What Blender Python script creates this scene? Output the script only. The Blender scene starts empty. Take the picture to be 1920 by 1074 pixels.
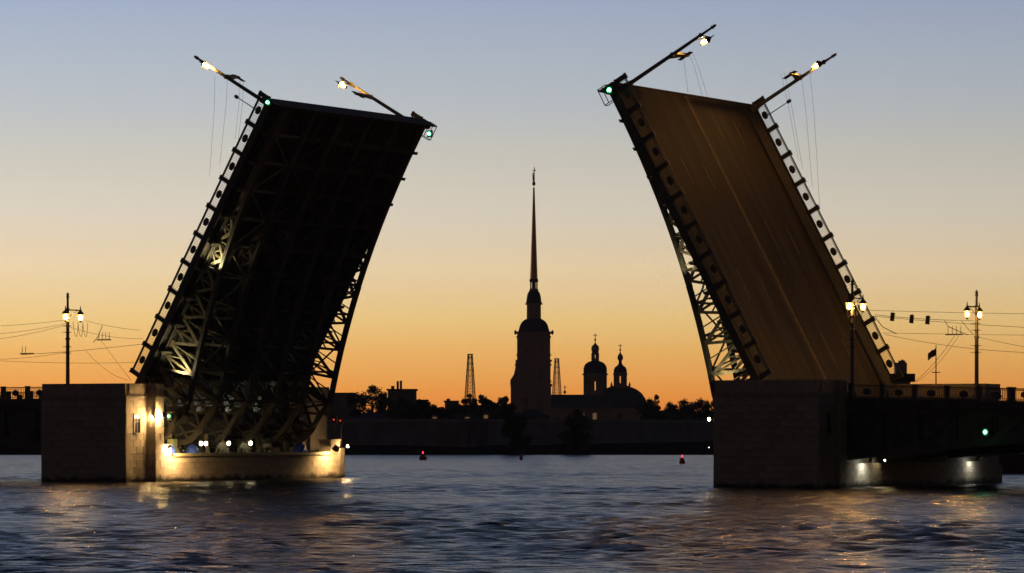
import bpy, math, random
from mathutils import Vector, Matrix
random.seed(7)
sc = bpy.context.scene
col = sc.collection
PI = math.pi

# ------------------------------------------------------------------ camera, sky, exposure
EYE = 5.115                      # camera height above the water
FPX, HOR = 7000.0, 800.0         # focal length and horizon row in photograph pixels
cam_d = bpy.data.cameras.new('camera'); cam = bpy.data.objects.new('camera', cam_d); col.objects.link(cam)
cam.location = (0, 0, EYE); cam.rotation_euler = (PI/2, 0, 0)
cam_d.sensor_width = 36.0; cam_d.lens = 36.0*FPX/1920.0
cam_d.shift_y = (HOR-537.0)/1920.0
cam_d.clip_start = 1.0; cam_d.clip_end = 30000
sc.camera = cam

w = bpy.data.worlds.new('World'); sc.world = w; w.use_nodes = True
nt = w.node_tree; nt.nodes.clear()
def N(tree, kind, **kw):
    n = tree.nodes.new(kind)
    for k, v in kw.items():
        if k in n.inputs: n.inputs[k].default_value = v
        else: setattr(n, k, v)
    return n
def s2l(c): return tuple((x/255/12.92 if x/255 <= .04045 else ((x/255+.055)/1.055)**2.4) for x in c)
def ramp(tree, stops, interp='LINEAR'):
    r = tree.nodes.new('ShaderNodeValToRGB'); cr = r.color_ramp; cr.interpolation = interp
    while len(cr.elements) > 1: cr.elements.remove(cr.elements[-1])
    cr.elements[0].position = stops[0][0]; cr.elements[0].color = (*stops[0][1], 1)
    for p, c in stops[1:]:
        e = cr.elements.new(p); e.color = (*c, 1)
    return r
def math_n(tree, op, a=None, b=None, c=None, clamp=False):
    n = tree.nodes.new('ShaderNodeMath'); n.operation = op; n.use_clamp = clamp
    for i, v in enumerate((a, b, c)):
        if v is None: continue
        if isinstance(v, (int, float)): n.inputs[i].default_value = v
        else: tree.links.new(v, n.inputs[i])
    return n.outputs[0]
tc = nt.nodes.new('ShaderNodeTexCoord'); sep = nt.nodes.new('ShaderNodeSeparateXYZ')
nt.links.new(tc.outputs['Generated'], sep.inputs[0])
elev = math_n(nt, 'POWER', math_n(nt, 'MAXIMUM', sep.outputs['Z'], 0.0), 0.5)
def q(y): return math.sqrt(max(0.0, (HOR-y)/FPX))
sky = ramp(nt, [(0.0, s2l((222, 110, 48))), (q(770), s2l((232, 133, 58))), (q(732), s2l((234, 153, 72))), (q(660), s2l((235, 178, 101))), (q(600), s2l((235, 197, 129))),
                (q(500), s2l((232, 208, 169))), (q(400), s2l((215, 204, 186))), (q(300), s2l((198, 194, 183))),
                (q(200), s2l((180, 185, 189))), (q(100), s2l((167, 176, 189))), (q(0), s2l((153, 166, 190))),
                (0.40, s2l((126, 142, 170))), (0.48, s2l((96, 110, 138))), (0.57, s2l((70, 82, 108))), (0.75, s2l((52, 62, 86))), (1.0, s2l((44, 54, 78)))])
nt.links.new(elev, sky.inputs[0])
# away from the set sun the dusk sky fades to a dim blue
az = math_n(nt, 'MULTIPLY_ADD', sep.outputs['Y'], 0.5, 0.5, clamp=True)
azr = ramp(nt, [(0.0, (.19, .145, .135)), (.45, (.19, .15, .14)), (.70, (.30, .29, .29)), (.93, (1, 1, 1)), (1, (1, 1, 1))], 'EASE')
nt.links.new(az, azr.inputs[0])
mul = N(nt, 'ShaderNodeMix', data_type='RGBA', blend_type='MULTIPLY'); mul.inputs[0].default_value = 1
nt.links.new(sky.outputs[0], mul.inputs[6]); nt.links.new(azr.outputs[0], mul.inputs[7])
nish = N(nt, 'ShaderNodeTexSky', sky_type='NISHITA', sun_disc=False, sun_elevation=math.radians(-2.0), sun_rotation=math.radians(0.0),
         dust_density=2.0, ozone_density=2.0)
bg1 = N(nt, 'ShaderNodeBackground', Strength=1.0); nt.links.new(mul.outputs[2], bg1.inputs[0])
side = math_n(nt, 'MINIMUM', math_n(nt, 'MAXIMUM', math_n(nt, 'MULTIPLY_ADD', sep.outputs['X'], -.80, 1.11), .70), 1.4)   # brighter towards the sunken sun at the left
nt.links.new(side, bg1.inputs[1])
bg2 = N(nt, 'ShaderNodeBackground', Strength=0.012); nt.links.new(nish.outputs[0], bg2.inputs[0])
addb = nt.nodes.new('ShaderNodeAddShader'); out = nt.nodes.new('ShaderNodeOutputWorld')
nt.links.new(bg1.outputs[0], addb.inputs[0]); nt.links.new(bg2.outputs[0], addb.inputs[1]); nt.links.new(addb.outputs[0], out.inputs[0])

vs = sc.view_settings
vs.view_transform = 'Standard'; vs.look = 'None'; vs.exposure = 0.0; vs.gamma = 1.0; vs.use_curve_mapping = False
sc.cycles.use_denoising = True
sc.cycles.max_bounces = 4; sc.cycles.diffuse_bounces = 2; sc.cycles.glossy_bounces = 3
sc.cycles.caustics_reflective = False; sc.cycles.caustics_refractive = False
sc.cycles.sample_clamp_indirect = 4.0; sc.cycles.volume_bounces = 0
sc.cycles.use_adaptive_sampling = True; sc.cycles.adaptive_threshold = .02; sc.cycles.transparent_max_bounces = 4

# ------------------------------------------------------------------ materials
MATS = {}
def mat(name, color, rough=.8, metal=0.0, var=.25, scale=1.0, bump=.15, spec=.3, random_by_object=0.0, stain=None, space='Object', stretch=(1, 1, 1)):
    m = bpy.data.materials.new(name); m.use_nodes = True; t = m.node_tree
    b = t.nodes['Principled BSDF']; b.inputs['Roughness'].default_value = rough; b.inputs['Metallic'].default_value = metal
    b.inputs['Specular IOR Level'].default_value = spec
    tc = t.nodes.new('ShaderNodeTexCoord'); mp = t.nodes.new('ShaderNodeMapping'); mp.inputs['Scale'].default_value = stretch
    t.links.new(tc.outputs[space], mp.inputs[0])
    n = N(t, 'ShaderNodeTexNoise', Scale=scale, Detail=6.0, Roughness=.65); t.links.new(mp.outputs[0], n.inputs['Vector'])
    lo = tuple(c*(1-var) for c in color); hi = tuple(min(1, c*(1+var)) for c in color)
    r = ramp(t, [(.3, lo), (.7, hi)]); t.links.new(n.outputs[0], r.inputs[0]); c = r.outputs[0]
    if random_by_object:
        oi = t.nodes.new('ShaderNodeObjectInfo')
        rr = ramp(t, [(0, (1-random_by_object,)*3), (1, (1+random_by_object, 1+random_by_object*.9, 1+random_by_object*.8))])
        t.links.new(oi.outputs['Random'], rr.inputs[0])
        mx = N(t, 'ShaderNodeMix', data_type='RGBA', blend_type='MULTIPLY'); mx.inputs[0].default_value = 1
        t.links.new(c, mx.inputs[6]); t.links.new(rr.outputs[0], mx.inputs[7]); c = mx.outputs[2]
    if stain:   # wet algae line along the water
        g = t.nodes.new('ShaderNodeNewGeometry'); sp = t.nodes.new('ShaderNodeSeparateXYZ'); t.links.new(g.outputs['Position'], sp.inputs[0])
        n2 = N(t, 'ShaderNodeTexNoise', Scale=.8, Detail=4.0); t.links.new(g.outputs['Position'], n2.inputs['Vector'])
        hgt = math_n(t, 'SUBTRACT', sp.outputs['Z'], n2.outputs[0])
        k = math_n(t, 'MULTIPLY_ADD', hgt, 2.2, 0.75, clamp=True)
        mx = N(t, 'ShaderNodeMix', data_type='RGBA'); t.links.new(k, mx.inputs[0]); mx.inputs[6].default_value = (*stain, 1)
        t.links.new(c, mx.inputs[7]); c = mx.outputs[2]
    t.links.new(c, b.inputs['Base Color'])
    if bump:
        bp = N(t, 'ShaderNodeBump', Strength=bump, Distance=.05); t.links.new(n.outputs[0], bp.inputs['Height']); t.links.new(bp.outputs[0], b.inputs['Normal'])
    MATS[name] = m; return m
def emis(name, color, strength):
    m = bpy.data.materials.new(name); m.use_nodes = True; t = m.node_tree; b = t.nodes['Principled BSDF']
    b.inputs['Base Color'].default_value = (.5, .5, .5, 1); b.inputs['Emission Color'].default_value = (*color, 1); b.inputs['Emission Strength'].default_value = strength
    MATS[name] = m; return m
mat('granite', (.32, .265, .22), .75, var=.22, scale=2.2, bump=.25, random_by_object=.09, stain=(.025, .024, .02))
mat('granite_core', (.16, .14, .12), .9, var=.2, scale=2, stain=(.02, .02, .017))
mat('granite_smooth', (.27, .235, .205), .7, var=.18, scale=1.5, bump=.15, stain=(.03, .028, .024))
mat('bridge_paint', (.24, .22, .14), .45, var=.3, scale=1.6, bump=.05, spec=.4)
mat('bracket_paint', (.42, .38, .28), .6, var=.2, scale=3, bump=.05)
mat('post_paint', (.11, .105, .09), .5, var=.25, scale=3, bump=.05, spec=.4)
mat('shaded_paint', (.075, .072, .06), .7, var=.35, scale=1.2, bump=.05)  # darker copy of bridge_paint, with the shade of unlit steel in its colour
mat('cast_iron', (.035, .034, .032), .5, var=.3, scale=4, bump=.05, spec=.5)
mat('asphalt', (.052, .041, .030), .75, var=.5, scale=.45, bump=.25, stretch=(.12, 1.6, 1))
mat('sidewalk_mat', (.07, .063, .055), .85, var=.2, scale=.8, bump=.2)
mat('road_paint', (.21, .165, .09), .75, var=.6, scale=2.5, bump=.05)
mat('dark_steel', (.05, .05, .048), .6, var=.3, scale=2)
mat('concrete', (.13, .125, .115), .9, var=.25, scale=1)
mat('green_panel', (.30, .36, .20), .6, var=.15, scale=2)
mat('blue_tarp', (.04, .10, .55), .5, var=.3, scale=3, bump=.6)
mat('insulation', (.13, .13, .11), .5, var=.4, scale=5, bump=.4)
mat('fort_brick', (.17, .155, .165), .95, var=.25, scale=.25, bump=.2, spec=.05)
mat('fort_stone', (.26, .25, .25), .9, var=.15, scale=.3, spec=.05)
mat('sand', (.035, .032, .028), 1.0, var=.3, scale=.2, spec=0)
mat('ochre_wall', (.36, .25, .17), .9, var=.12, scale=.2)
mat('plaster_dark', (.16, .14, .13), .9, var=.2, scale=.2)
mat('roof_metal', (.07, .07, .075), .9, var=.2, scale=.3, spec=.05)
mat('gilding', (.42, .27, .08), .38, metal=.85, var=.1, scale=.5, bump=0)
mat('bark', (.05, .04, .03), .95, var=.3, scale=2)
mat('foliage', (.05, .07, .028), .8, var=.4, scale=.4, bump=0, random_by_object=.2)
mat('mast_red', (.30, .06, .05), .6, var=.1)
mat('mast_white', (.5, .48, .46), .6, var=.1)
mat('buoy_red', (.28, .03, .03), .5, var=.15)
mat('ship_hull', (.03, .03, .035), .6, var=.2)
mat('ship_white', (.22, .21, .20), .6, var=.15)
mat('flag_cloth', (.12, .10, .13), .8, var=.5, scale=.7)
mat('wire', (.02, .02, .02), .6, bump=0)
mat('pane_dark', (.015, .016, .02), .15, bump=0, spec=.5)
emis('sodium', (1.0, .55, .16), 1600)
emis('sodium_tip', (1.0, .52, .14), 4500)
emis('sodium_soft', (1.0, .62, .23), 800)
emis('flood_white', (1.0, .82, .45), 650)
emis('flood_cool', (.95, 1.0, .85), 420)
emis('machine_lamp', (1.0, .84, .50), 20)
emis('signal_green', (.10, 1.0, .32), 12)
emis('signal_red', (1.0, .03, .05), 3)
m = bpy.data.materials.new('lantern_glass'); m.use_nodes = True; t = m.node_tree; t.nodes.clear()
tr_ = N(t, 'ShaderNodeBsdfTransparent'); tr_.inputs[0].default_value = (1, .9, .7, 1); em_ = N(t, 'ShaderNodeEmission', Strength=2.6); em_.inputs[0].default_value = (1, .50, .12, 1)
ad_ = N(t, 'ShaderNodeMixShader'); ad_.inputs[0].default_value = .62; ou_ = N(t, 'ShaderNodeOutputMaterial')
t.links.new(tr_.outputs[0], ad_.inputs[1]); t.links.new(em_.outputs[0], ad_.inputs[2]); t.links.new(ad_.outputs[0], ou_.inputs[0]); MATS['lantern_glass'] = m
emis('channel_lamp', (1.0, .72, .34), 60)
emis('pin_lamp', (1.0, .9, .7), 3)
emis('red_dim', (1.0, .03, .04), .9)
emis('window_glow', (1.0, .55, .2), .12)

# ------------------------------------------------------------------ mesh helpers
class MB:
    def __init__(s): s.v = []; s.f = []
    def add(s, vs, fs):
        o = len(s.v); s.v += [tuple(x) for x in vs]; s.f += [tuple(i+o for i in f) for f in fs]; return s
    def box(s, x0, x1, y0, y1, z0, z1):
        if x0 > x1: x0, x1 = x1, x0
        return s.add([(x0,y0,z0),(x1,y0,z0),(x1,y1,z0),(x0,y1,z0),(x0,y0,z1),(x1,y0,z1),(x1,y1,z1),(x0,y1,z1)],
                     [(0,3,2,1),(4,5,6,7),(0,1,5,4),(1,2,6,5),(2,3,7,6),(3,0,4,7)])
    def bar(s, p, q_, w, h, up=(0,0,1)):
        p, q_ = Vector(p), Vector(q_); d = (q_-p).normalized(); u = Vector(up)
        if abs(d.dot(u)) > .98: u = Vector((1,0,0)) if abs(d.x) < .9 else Vector((0,1,0))
        a = d.cross(u).normalized(); b = a.cross(d).normalized()
        vs = []
        for e in (p, q_):
            for i, j in ((-1,-1),(1,-1),(1,1),(-1,1)): vs.append(e+a*(i*w/2)+b*(j*h/2))
        return s.add(vs, [(0,3,2,1),(4,5,6,7),(0,1,5,4),(1,2,6,5),(2,3,7,6),(3,0,4,7)])
    def ibeam(s, p, q_, w, h, up=(0,0,1), th=.06):
        p, q_ = Vector(p), Vector(q_); d = (q_-p).normalized(); u = Vector(up)
        if abs(d.dot(u)) > .98: u = Vector((0,1,0))
        a = d.cross(u).normalized(); b = a.cross(d).normalized()
        s.bar(p+b*(h/2-th/2), q_+b*(h/2-th/2), w, th, b); s.bar(p-b*(h/2-th/2), q_-b*(h/2-th/2), w, th, b); s.bar(p, q_, th, h-2*th, b); return s
    def tube(s, p, q_, r0, r1=None, n=8):
        r1 = r0 if r1 is None else r1
        p, q_ = Vector(p), Vector(q_); d = (q_-p).normalized(); u = Vector((0,0,1))
        if abs(d.dot(u)) > .98: u = Vector((1,0,0))
        a = d.cross(u).normalized(); b = a.cross(d)
        vs = [e+(a*math.cos(2*PI*i/n)+b*math.sin(2*PI*i/n))*r for e, r in ((p, r0), (q_, r1)) for i in range(n)]
        fs = [(i, (i+1) % n, n+(i+1) % n, n+i) for i in range(n)] + [tuple(range(n-1, -1, -1)), tuple(range(n, 2*n))]
        return s.add(vs, fs)
    def lathe(s, prof, n=12, c=(0,0,0), sx=1, sy=1, rot=0):
        vs = []; fs = []
        for r, z in prof:
            for i in range(n):
                a = 2*PI*i/n+rot; vs.append((c[0]+r*sx*math.cos(a), c[1]+r*sy*math.sin(a), c[2]+z))
        for k in range(len(prof)-1):
            for i in range(n): fs.append((k*n+i, k*n+(i+1) % n, (k+1)*n+(i+1) % n, (k+1)*n+i))
        fs.append(tuple(range(n-1, -1, -1))); fs.append(tuple((len(prof)-1)*n+i for i in range(n)))
        return s.add(vs, fs)
    def prism(s, poly, axis, a0, a1):     # poly in the other two axes (x,z) for axis y, (y,z) for x, (x,y) for z
        n = len(poly); vs = []
        for a in (a0, a1):
            for p, q_ in poly: vs.append({'x': (a, p, q_), 'y': (p, a, q_), 'z': (p, q_, a)}[axis])
        return s.add(vs, [tuple(range(n)), tuple(range(2*n-1, n-1, -1))] + [(i, i+n, (i+1) % n+n, (i+1) % n) for i in range(n)])
    def path(s, pts, r, n=5):
        for a, b in zip(pts[:-1], pts[1:]): s.tube(a, b, r, r, n)
        return s
    def mesh(s, name, m, smooth=False):
        me = bpy.data.meshes.new(name); me.from_pydata(s.v, [], s.f); me.validate()
        import bmesh
        bm = bmesh.new(); bm.from_mesh(me); bmesh.ops.recalc_face_normals(bm, faces=bm.faces); bm.to_mesh(me); bm.free()
        if smooth:
            for p in me.polygons: p.use_smooth = True
        me.materials.append(MATS[m]); return me
    def build(s, name, m, parent=None, smooth=False):
        return link(name, s.mesh(name, m, smooth), parent)
def link(name, me, parent=None, loc=None, rot=None, scale=None):
    o = bpy.data.objects.new(name, me); col.objects.link(o); o.parent = parent
    if loc is not None: o.location = loc
    if rot is not None: o.rotation_euler = rot
    if scale is not None: o.scale = scale
    return o
def tag(o, label=None, cat=None, group=None, kind=None):
    if label: o['label'] = label
    if cat: o['category'] = cat
    if group: o['group'] = group
    if kind: o['kind'] = kind
    return o
def thing(name, label, cat, loc=(0,0,0), rot=(0,0,0), group=None):
    o = bpy.data.objects.new(name, None); col.objects.link(o); o.location = loc; o.rotation_euler = rot; o.empty_display_size = .2
    return tag(o, label, cat, group)

# ------------------------------------------------------------------ bridge frame: s along the bridge, t across it (upstream), z up
TH = .539; CT, ST = math.cos(TH), math.sin(TH)
R0 = Vector((25.6, 311.76, 0)); SPAN = 71.87
U = Vector((CT, -ST, 0)); V = Vector((ST, CT, 0)); L0 = R0 - U*SPAN
def BW(s, t, z, left=False): return (L0 if left else R0) + U*s + V*t + Vector((0, 0, z))
def at(x, y, d): return Vector(((x-960)/FPX*d, d, EYE+(HOR-y)/FPX*d))     # point at distance d in the direction of a photograph pixel
def on_t(x, y, t, left=False):                                             # where that direction meets the vertical plane t
    o = (L0 if left else R0) + V*t; k = (x-960)/FPX
    s = (k*o.y-o.x)/(CT+k*ST); P = o+U*s
    return s, t, EYE+(HOR-y)/FPX*P.y

# ------------------------------------------------------------------ water, ground
m = bpy.data.materials.new('river_water'); m.use_nodes = True; t = m.node_tree; b = t.nodes['Principled BSDF']
b.inputs['Base Color'].default_value = (.006, .009, .014, 1); b.inputs['Roughness'].default_value = .22; b.inputs['IOR'].default_value = 1.33
g = t.nodes.new('ShaderNodeNewGeometry')
mp = N(t, 'ShaderNodeMapping'); mp.inputs['Rotation'].default_value = (0, 0, .35); mp.inputs['Scale'].default_value = (.55, 1.0, 1); t.links.new(g.outputs['Position'], mp.inputs[0])
n1 = N(t, 'ShaderNodeTexNoise', Scale=.33, Detail=5.0, Roughness=.6, Distortion=.6); t.links.new(mp.outputs[0], n1.inputs['Vector'])
n2 = N(t, 'ShaderNodeTexNoise', Scale=.055, Detail=2.0); t.links.new(mp.outputs[0], n2.inputs['Vector'])
n3 = N(t, 'ShaderNodeTexNoise', Scale=2.2, Detail=2.0); t.links.new(mp.outputs[0], n3.inputs['Vector'])
hh = math_n(t, 'MULTIPLY_ADD', n3.outputs[0], .22, n1.outputs[0])
bp = N(t, 'ShaderNodeBump', Strength=1.0, Distance=1.15); t.links.new(hh, bp.inputs['Height']); t.links.new(bp.outputs[0], b.inputs['Normal'])
MATS['water'] = m
SHORE = 688.0; HAZE = 6.5e-5
import numpy as np
def make_water():
    ys = [-300.0, 20.0, 60.0]
    while ys[-1] < 92: ys.append(ys[-1]+2)
    while ys[-1] < SHORE+14: ys.append(ys[-1]+max(.30, .0034*ys[-1]))
    ys = np.array(ys); nc = 330
    c = np.linspace(-1, 1, nc); cc = np.concatenate([[-1.0], c, [1.0]])
    half = np.maximum(.155*ys+6, 18)
    X = half[:, None]*cc[None, :]; X[:, 0] = -1500; X[:, -1] = 1500
    Y = np.repeat(ys[:, None], nc+2, 1); dy = np.gradient(ys)[:, None]
    rng = np.random.default_rng(5); Z = np.zeros_like(X)
    env = np.zeros_like(X)
    for _ in range(9):
        k = 2*PI/rng.uniform(18, 80); a = rng.uniform(0, 2*PI); env += np.sin(k*(X*np.cos(a)*.5+Y*np.sin(a))+rng.uniform(0, 6.28))
    env = np.clip(1+.2*env, .55, 1.5)
    nw = 64
    for i_ in range(nw):
        wl = .7*(4.2/.7)**((i_+rng.uniform(0, 1))/nw); a = -1.35+rng.normal(0, .42); k = 2*PI/wl
        amp = WAVE*wl/(2*PI)*(1.0 if wl < 3.5 else .6)
        res = np.clip((wl/dy-1.3)/2.0, 0, 1)
        Z += amp*res*np.sin(k*(X*np.cos(a)+Y*np.sin(a))+rng.uniform(0, 6.28)+.8*np.sin(.13*X+.09*Y+i_))
    Z *= env
    Z[:, 0] = 0; Z[:, -1] = 0; Z[ys < 88] = 0
    n, m_ = X.shape
    co = np.stack([X, Y, Z], -1).reshape(-1, 3)
    idx = np.arange(n*m_).reshape(n, m_)
    q4 = np.stack([idx[:-1, :-1], idx[:-1, 1:], idx[1:, 1:], idx[1:, :-1]], -1).reshape(-1, 4)
    me = bpy.data.meshes.new('water'); me.vertices.add(len(co)); me.vertices.foreach_set('co', co.ravel().astype(np.float32))
    me.loops.add(q4.size); me.loops.foreach_set('vertex_index', q4.ravel().astype(np.int32)); me.polygons.add(len(q4))
    me.polygons.foreach_set('loop_start', np.arange(0, q4.size, 4, dtype=np.int32)); me.polygons.foreach_set('use_smooth', np.ones(len(q4), dtype=bool))
    me.update(calc_edges=True); me.validate(); me.materials.append(MATS['water'])
    return link('water', me)
WAVE = .035
water = tag(make_water(), kind='structure')
gr = MB().add([(-1500,SHORE,-.8),(1500,SHORE,-.8),(1500,SHORE+4,.25),(-1500,SHORE+4,.25),(1500,SHORE+40,1.6),(-1500,SHORE+40,1.6),(1500,2600,2.5),(-1500,2600,2.5)],
              [(0,1,2,3),(3,2,4,5),(5,4,6,7)]).build('ground', 'sand'); tag(gr, kind='structure')

# ------------------------------------------------------------------ piers
BLOCKS = {}
def stone_mesh(l, h, d):
    k = (round(l,2), round(h,2), round(d,2))
    if k not in BLOCKS:
        l, h, d = k; c = .022; mb = MB()
        vs = [(0,0,0),(l,0,0),(l,0,h),(0,0,h),(0,-d+c,0),(l,-d+c,0),(l,-d+c,h),(0,-d+c,h),(c,-d,c),(l-c,-d,c),(l-c,-d,h-c),(c,-d,h-c)]
        mb.add(vs, [(8,9,10,11),(4,5,9,8),(5,6,10,9),(6,7,11,10),(7,4,8,11),(0,1,5,4),(1,2,6,5),(2,3,7,6),(3,0,4,7)])
        BLOCKS[k] = mb.mesh('stone', 'granite')
    return BLOCKS[k]
def courses(parent, org, ang, width, z0, z1, ch=.62, bl=1.35, proud=.10):
    """ashlar blocks on a face: org its lower corner, local x along the face, the outside at -y turned by ang"""
    n = max(1, round((z1-z0)/ch)); ch = (z1-z0)/n; gap = .011
    for i in range(n):
        nb = max(1, round(width/bl)); L = width/nb
        edges = [0.0]+[L*(j+(.5 if i % 2 else 0)) for j in range(0 if i % 2 else 1, nb)]+[width]
        for a, b_ in zip(edges[:-1], edges[1:]):
            if b_-a < .1: continue
            o = link('stone', stone_mesh(b_-a-gap, ch-gap, proud+random.choice((0, 0, .008, .014))), parent)
            o.location = (org[0]+math.cos(ang)*(a+gap/2), org[1]+math.sin(ang)*(a+gap/2), z0+i*ch+gap/2); o.rotation_euler = (0, 0, ang)
def ring(mb, s0, s1, t0, t1, z0, z1, th):
    mb.box(s0, s1, t0, t0+th, z0, z1); mb.box(s0, s1, t1-th, t1, z0, z1); mb.box(s0, s0+th, t0+th, t1-th, z0, z1); mb.box(s1-th, s1, t0+th, t1-th, z0, z1)

A = 9.77; TEND = 37.6
def pier(left, label):
    zt = 9.22 if left else 9.10
    p = thing('bridge_pier', label, 'bridge pier', BW(0, 0, 0, left), (0, 0, -TH), 'river piers carrying the lifting span')
    # channel side is +s on the left pier and -s on the right pier
    wing_p, wing_m = (1.08, .62) if left else (.36, .62)
    for near in (True, False):
        t0, t1 = (0, 4.45) if near else (TEND-4.6, TEND)
        wt0, wt1 = (3.2, 4.45) if near else (t0, t0+1.3)
        if left and not near:
            MB().box(-A, -2.4, t0, t1, -3, 8.0).build('tower_core', 'granite_smooth', p); MB().box(-A-.1, -2.3, t0-.1, t1+.1, 8.0, zt).build('parapet_slab', 'granite_smooth', p); continue
        core = MB(); core.box(-A, 0, t0, t1, -3, 8.0); core.box(0, wing_p, wt0, wt1, -3, 8.0); core.box(-A-wing_m, -A, wt0, wt1, -3, 8.0)
        core.build('tower_core', 'granite_core' if near else 'granite_smooth', p)
        cor = MB(); pr = .22
        cor.box(-A-pr, pr, t0-pr, t1+pr*.5, 7.86, 8.06); cor.box(pr, wing_p+pr, wt0-pr, wt1+pr*.5, 7.86, 8.06); cor.box(-A-wing_m-pr, -A-pr, wt0-pr, wt1+pr*.5, 7.86, 8.06)
        cor.box(-A-.14, .14, t0-.14, t1+.05, 7.68, 7.86); cor.box(.14, wing_p+.14, wt0-.14, wt1+.05, 7.68, 7.86)
        cor.build('cornice', 'granite_smooth', p)
        par = MB(); n = 5; L = A/n
        for i in range(n): par2 = MB().box(-A+i*L+.01, -A+(i+1)*L-.01, t0-.10, t0+.4, 8.06, zt); par2.build('parapet_slab', 'granite', p)
        MB().box(-.4, .10, t0+.41, wt0-.01 if near else t1, 8.06, zt).build('parapet_slab', 'granite', p)
        MB().box(-.4, wing_p+.1, wt0+(0 if near else .41), wt1, 8.06, zt).build('parapet_slab', 'granite', p)
        MB().box(-A-.10, -A+.4, t0+.41, wt0-.01 if near else t1, 8.06, zt).build('parapet_slab', 'granite', p)
        MB().box(-A-wing_m-.1, -A+.4, wt0+(0 if near else .41), wt1, 8.06, zt-(.16 if left else 0)).build('parapet_slab', 'granite', p)
        MB().box(-A+.4, -.4, t1-.4, t1, 8.06, zt).build('parapet_slab', 'granite', p)
        if near:
            courses(p, (-A-.1, t0), 0, A+.2, -.5, 7.68)                                  # front
            courses(p, (0, t0), PI/2, wt0-.02, -.5, 7.68, bl=1.07)                         # side with the window
            courses(p, (0.1, wt0), 0, wing_p, -.5, 7.68, bl=1.2)
            courses(p, (wing_p, wt0), PI/2, wt1-wt0, -.5, 7.68, bl=1.3)
            courses(p, (-A-wing_m-.1, wt0), 0, wing_m, -.5, 7.68, bl=1.2)
            f = MB(); y0, y1, z0, z1 = (1.2, 2.05, 4.6, 6.25)
            f.box(.10, .20, y0-.16, y0, z0-.16, z1+.16); f.box(.10, .20, y1, y1+.16, z0-.16, z1+.16); f.box(.10, .2, y0, y1, z1, z1+.16); f.box(.10, .26, y0, y1, z0-.16, z0)
            f.box(.115, .15, (y0+y1)/2-.02, (y0+y1)/2+.02, z0, z1); f.box(.115, .15, y0, y1, z0+1.0, z0+1.04)
            wf = f.build('window', 'granite_smooth', p); MB().box(.09, .118, y0, y1, z0, z1).build('pane', 'pane_dark', wf)
        else:
            courses(p, (0, t1-2.6), PI/2, 2.6, -.5, 7.68) if False else None
    # body between the towers: low wall on both faces, machinery pit, fixed deck slab
    body = MB(); body.box(-A, -.3, 4.45, TEND-4.6, -3, 1.2)
    body.build('pit_floor', 'concrete', p)
    if left:
        MB().box(-A, -A+1.2, 4.5, TEND-4.65, 1.2, 7.2).build('pit_wall', 'concrete', p)
        MB().box(-A, -4.4, 4.5, TEND-4.65, 7.2, 7.9).build('road_slab', 'concrete', p)
        wx0, wx1, wt0, wt1, zt2 = -.3, wing_p, 4.45, 34.6, 2.35
    else:
        MB().box(-1.2, 0, 4.5, TEND-4.65, 1.9, 7.2).build('pit_wall', 'concrete', p)
        MB().box(-4.6, 0, 4.5, TEND-4.65, 7.2, 7.7).build('road_slab', 'concrete', p)
        wx0, wx1, wt0, wt1, zt2 = -.3, wing_p, 4.45, 33.5, 2.05
        MB().box(-A-wing_m, -A, 4.45, 33, -3, 2.3).build('low_wall', 'granite_smooth', p)
    MB().box(wx0, wx1-.1, wt0, wt1, -3, zt2).build('low_wall', 'granite_core', p)
    courses(p, (wx1-.1, wt0), PI/2, wt1-wt0, -.5, zt2, ch=.55, bl=1.45)
    if left:
        MB().box(wx1-.55, wx1+.22, 5.9, 32.6, zt2, zt2+.30).build('ledge_beam', 'bridge_paint', p)
        courses(p, (wx1-.1, 4.46), PI/2, 1.3, zt2+.005, 3.55, ch=.6, bl=1.3); MB().box(wx0, wx1-.1, 4.46, 5.76, zt2+.004, 3.55).build('end_post', 'granite_core', p)
        courses(p, (wx1-.1, 32.9), PI/2, 1.7, zt2+.005, 3.75, ch=.7, bl=1.7); MB().box(wx0, wx1-.1, 32.9, 34.6, zt2+.004, 3.75).build('end_post', 'granite_core', p)
        MB().box(wx0-.1, wx1+.1, 32.8, 34.7, 3.752, 3.9).build('post_cap', 'granite_smooth', p)
    MB().box(-.3, .6 if left else .3, 34.62 if left else 33.55, 36.2 if left else TEND, -3, 3.0 if left else 1.6).build('pier_end', 'granite_smooth', p)
    return p
pl = pier(True, 'granite bridge pier at the left with floodlit low wall and open machinery pit')
pr_ = pier(False, 'dark granite bridge pier at the right, unlit front, under the raised roadway leaf')

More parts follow.
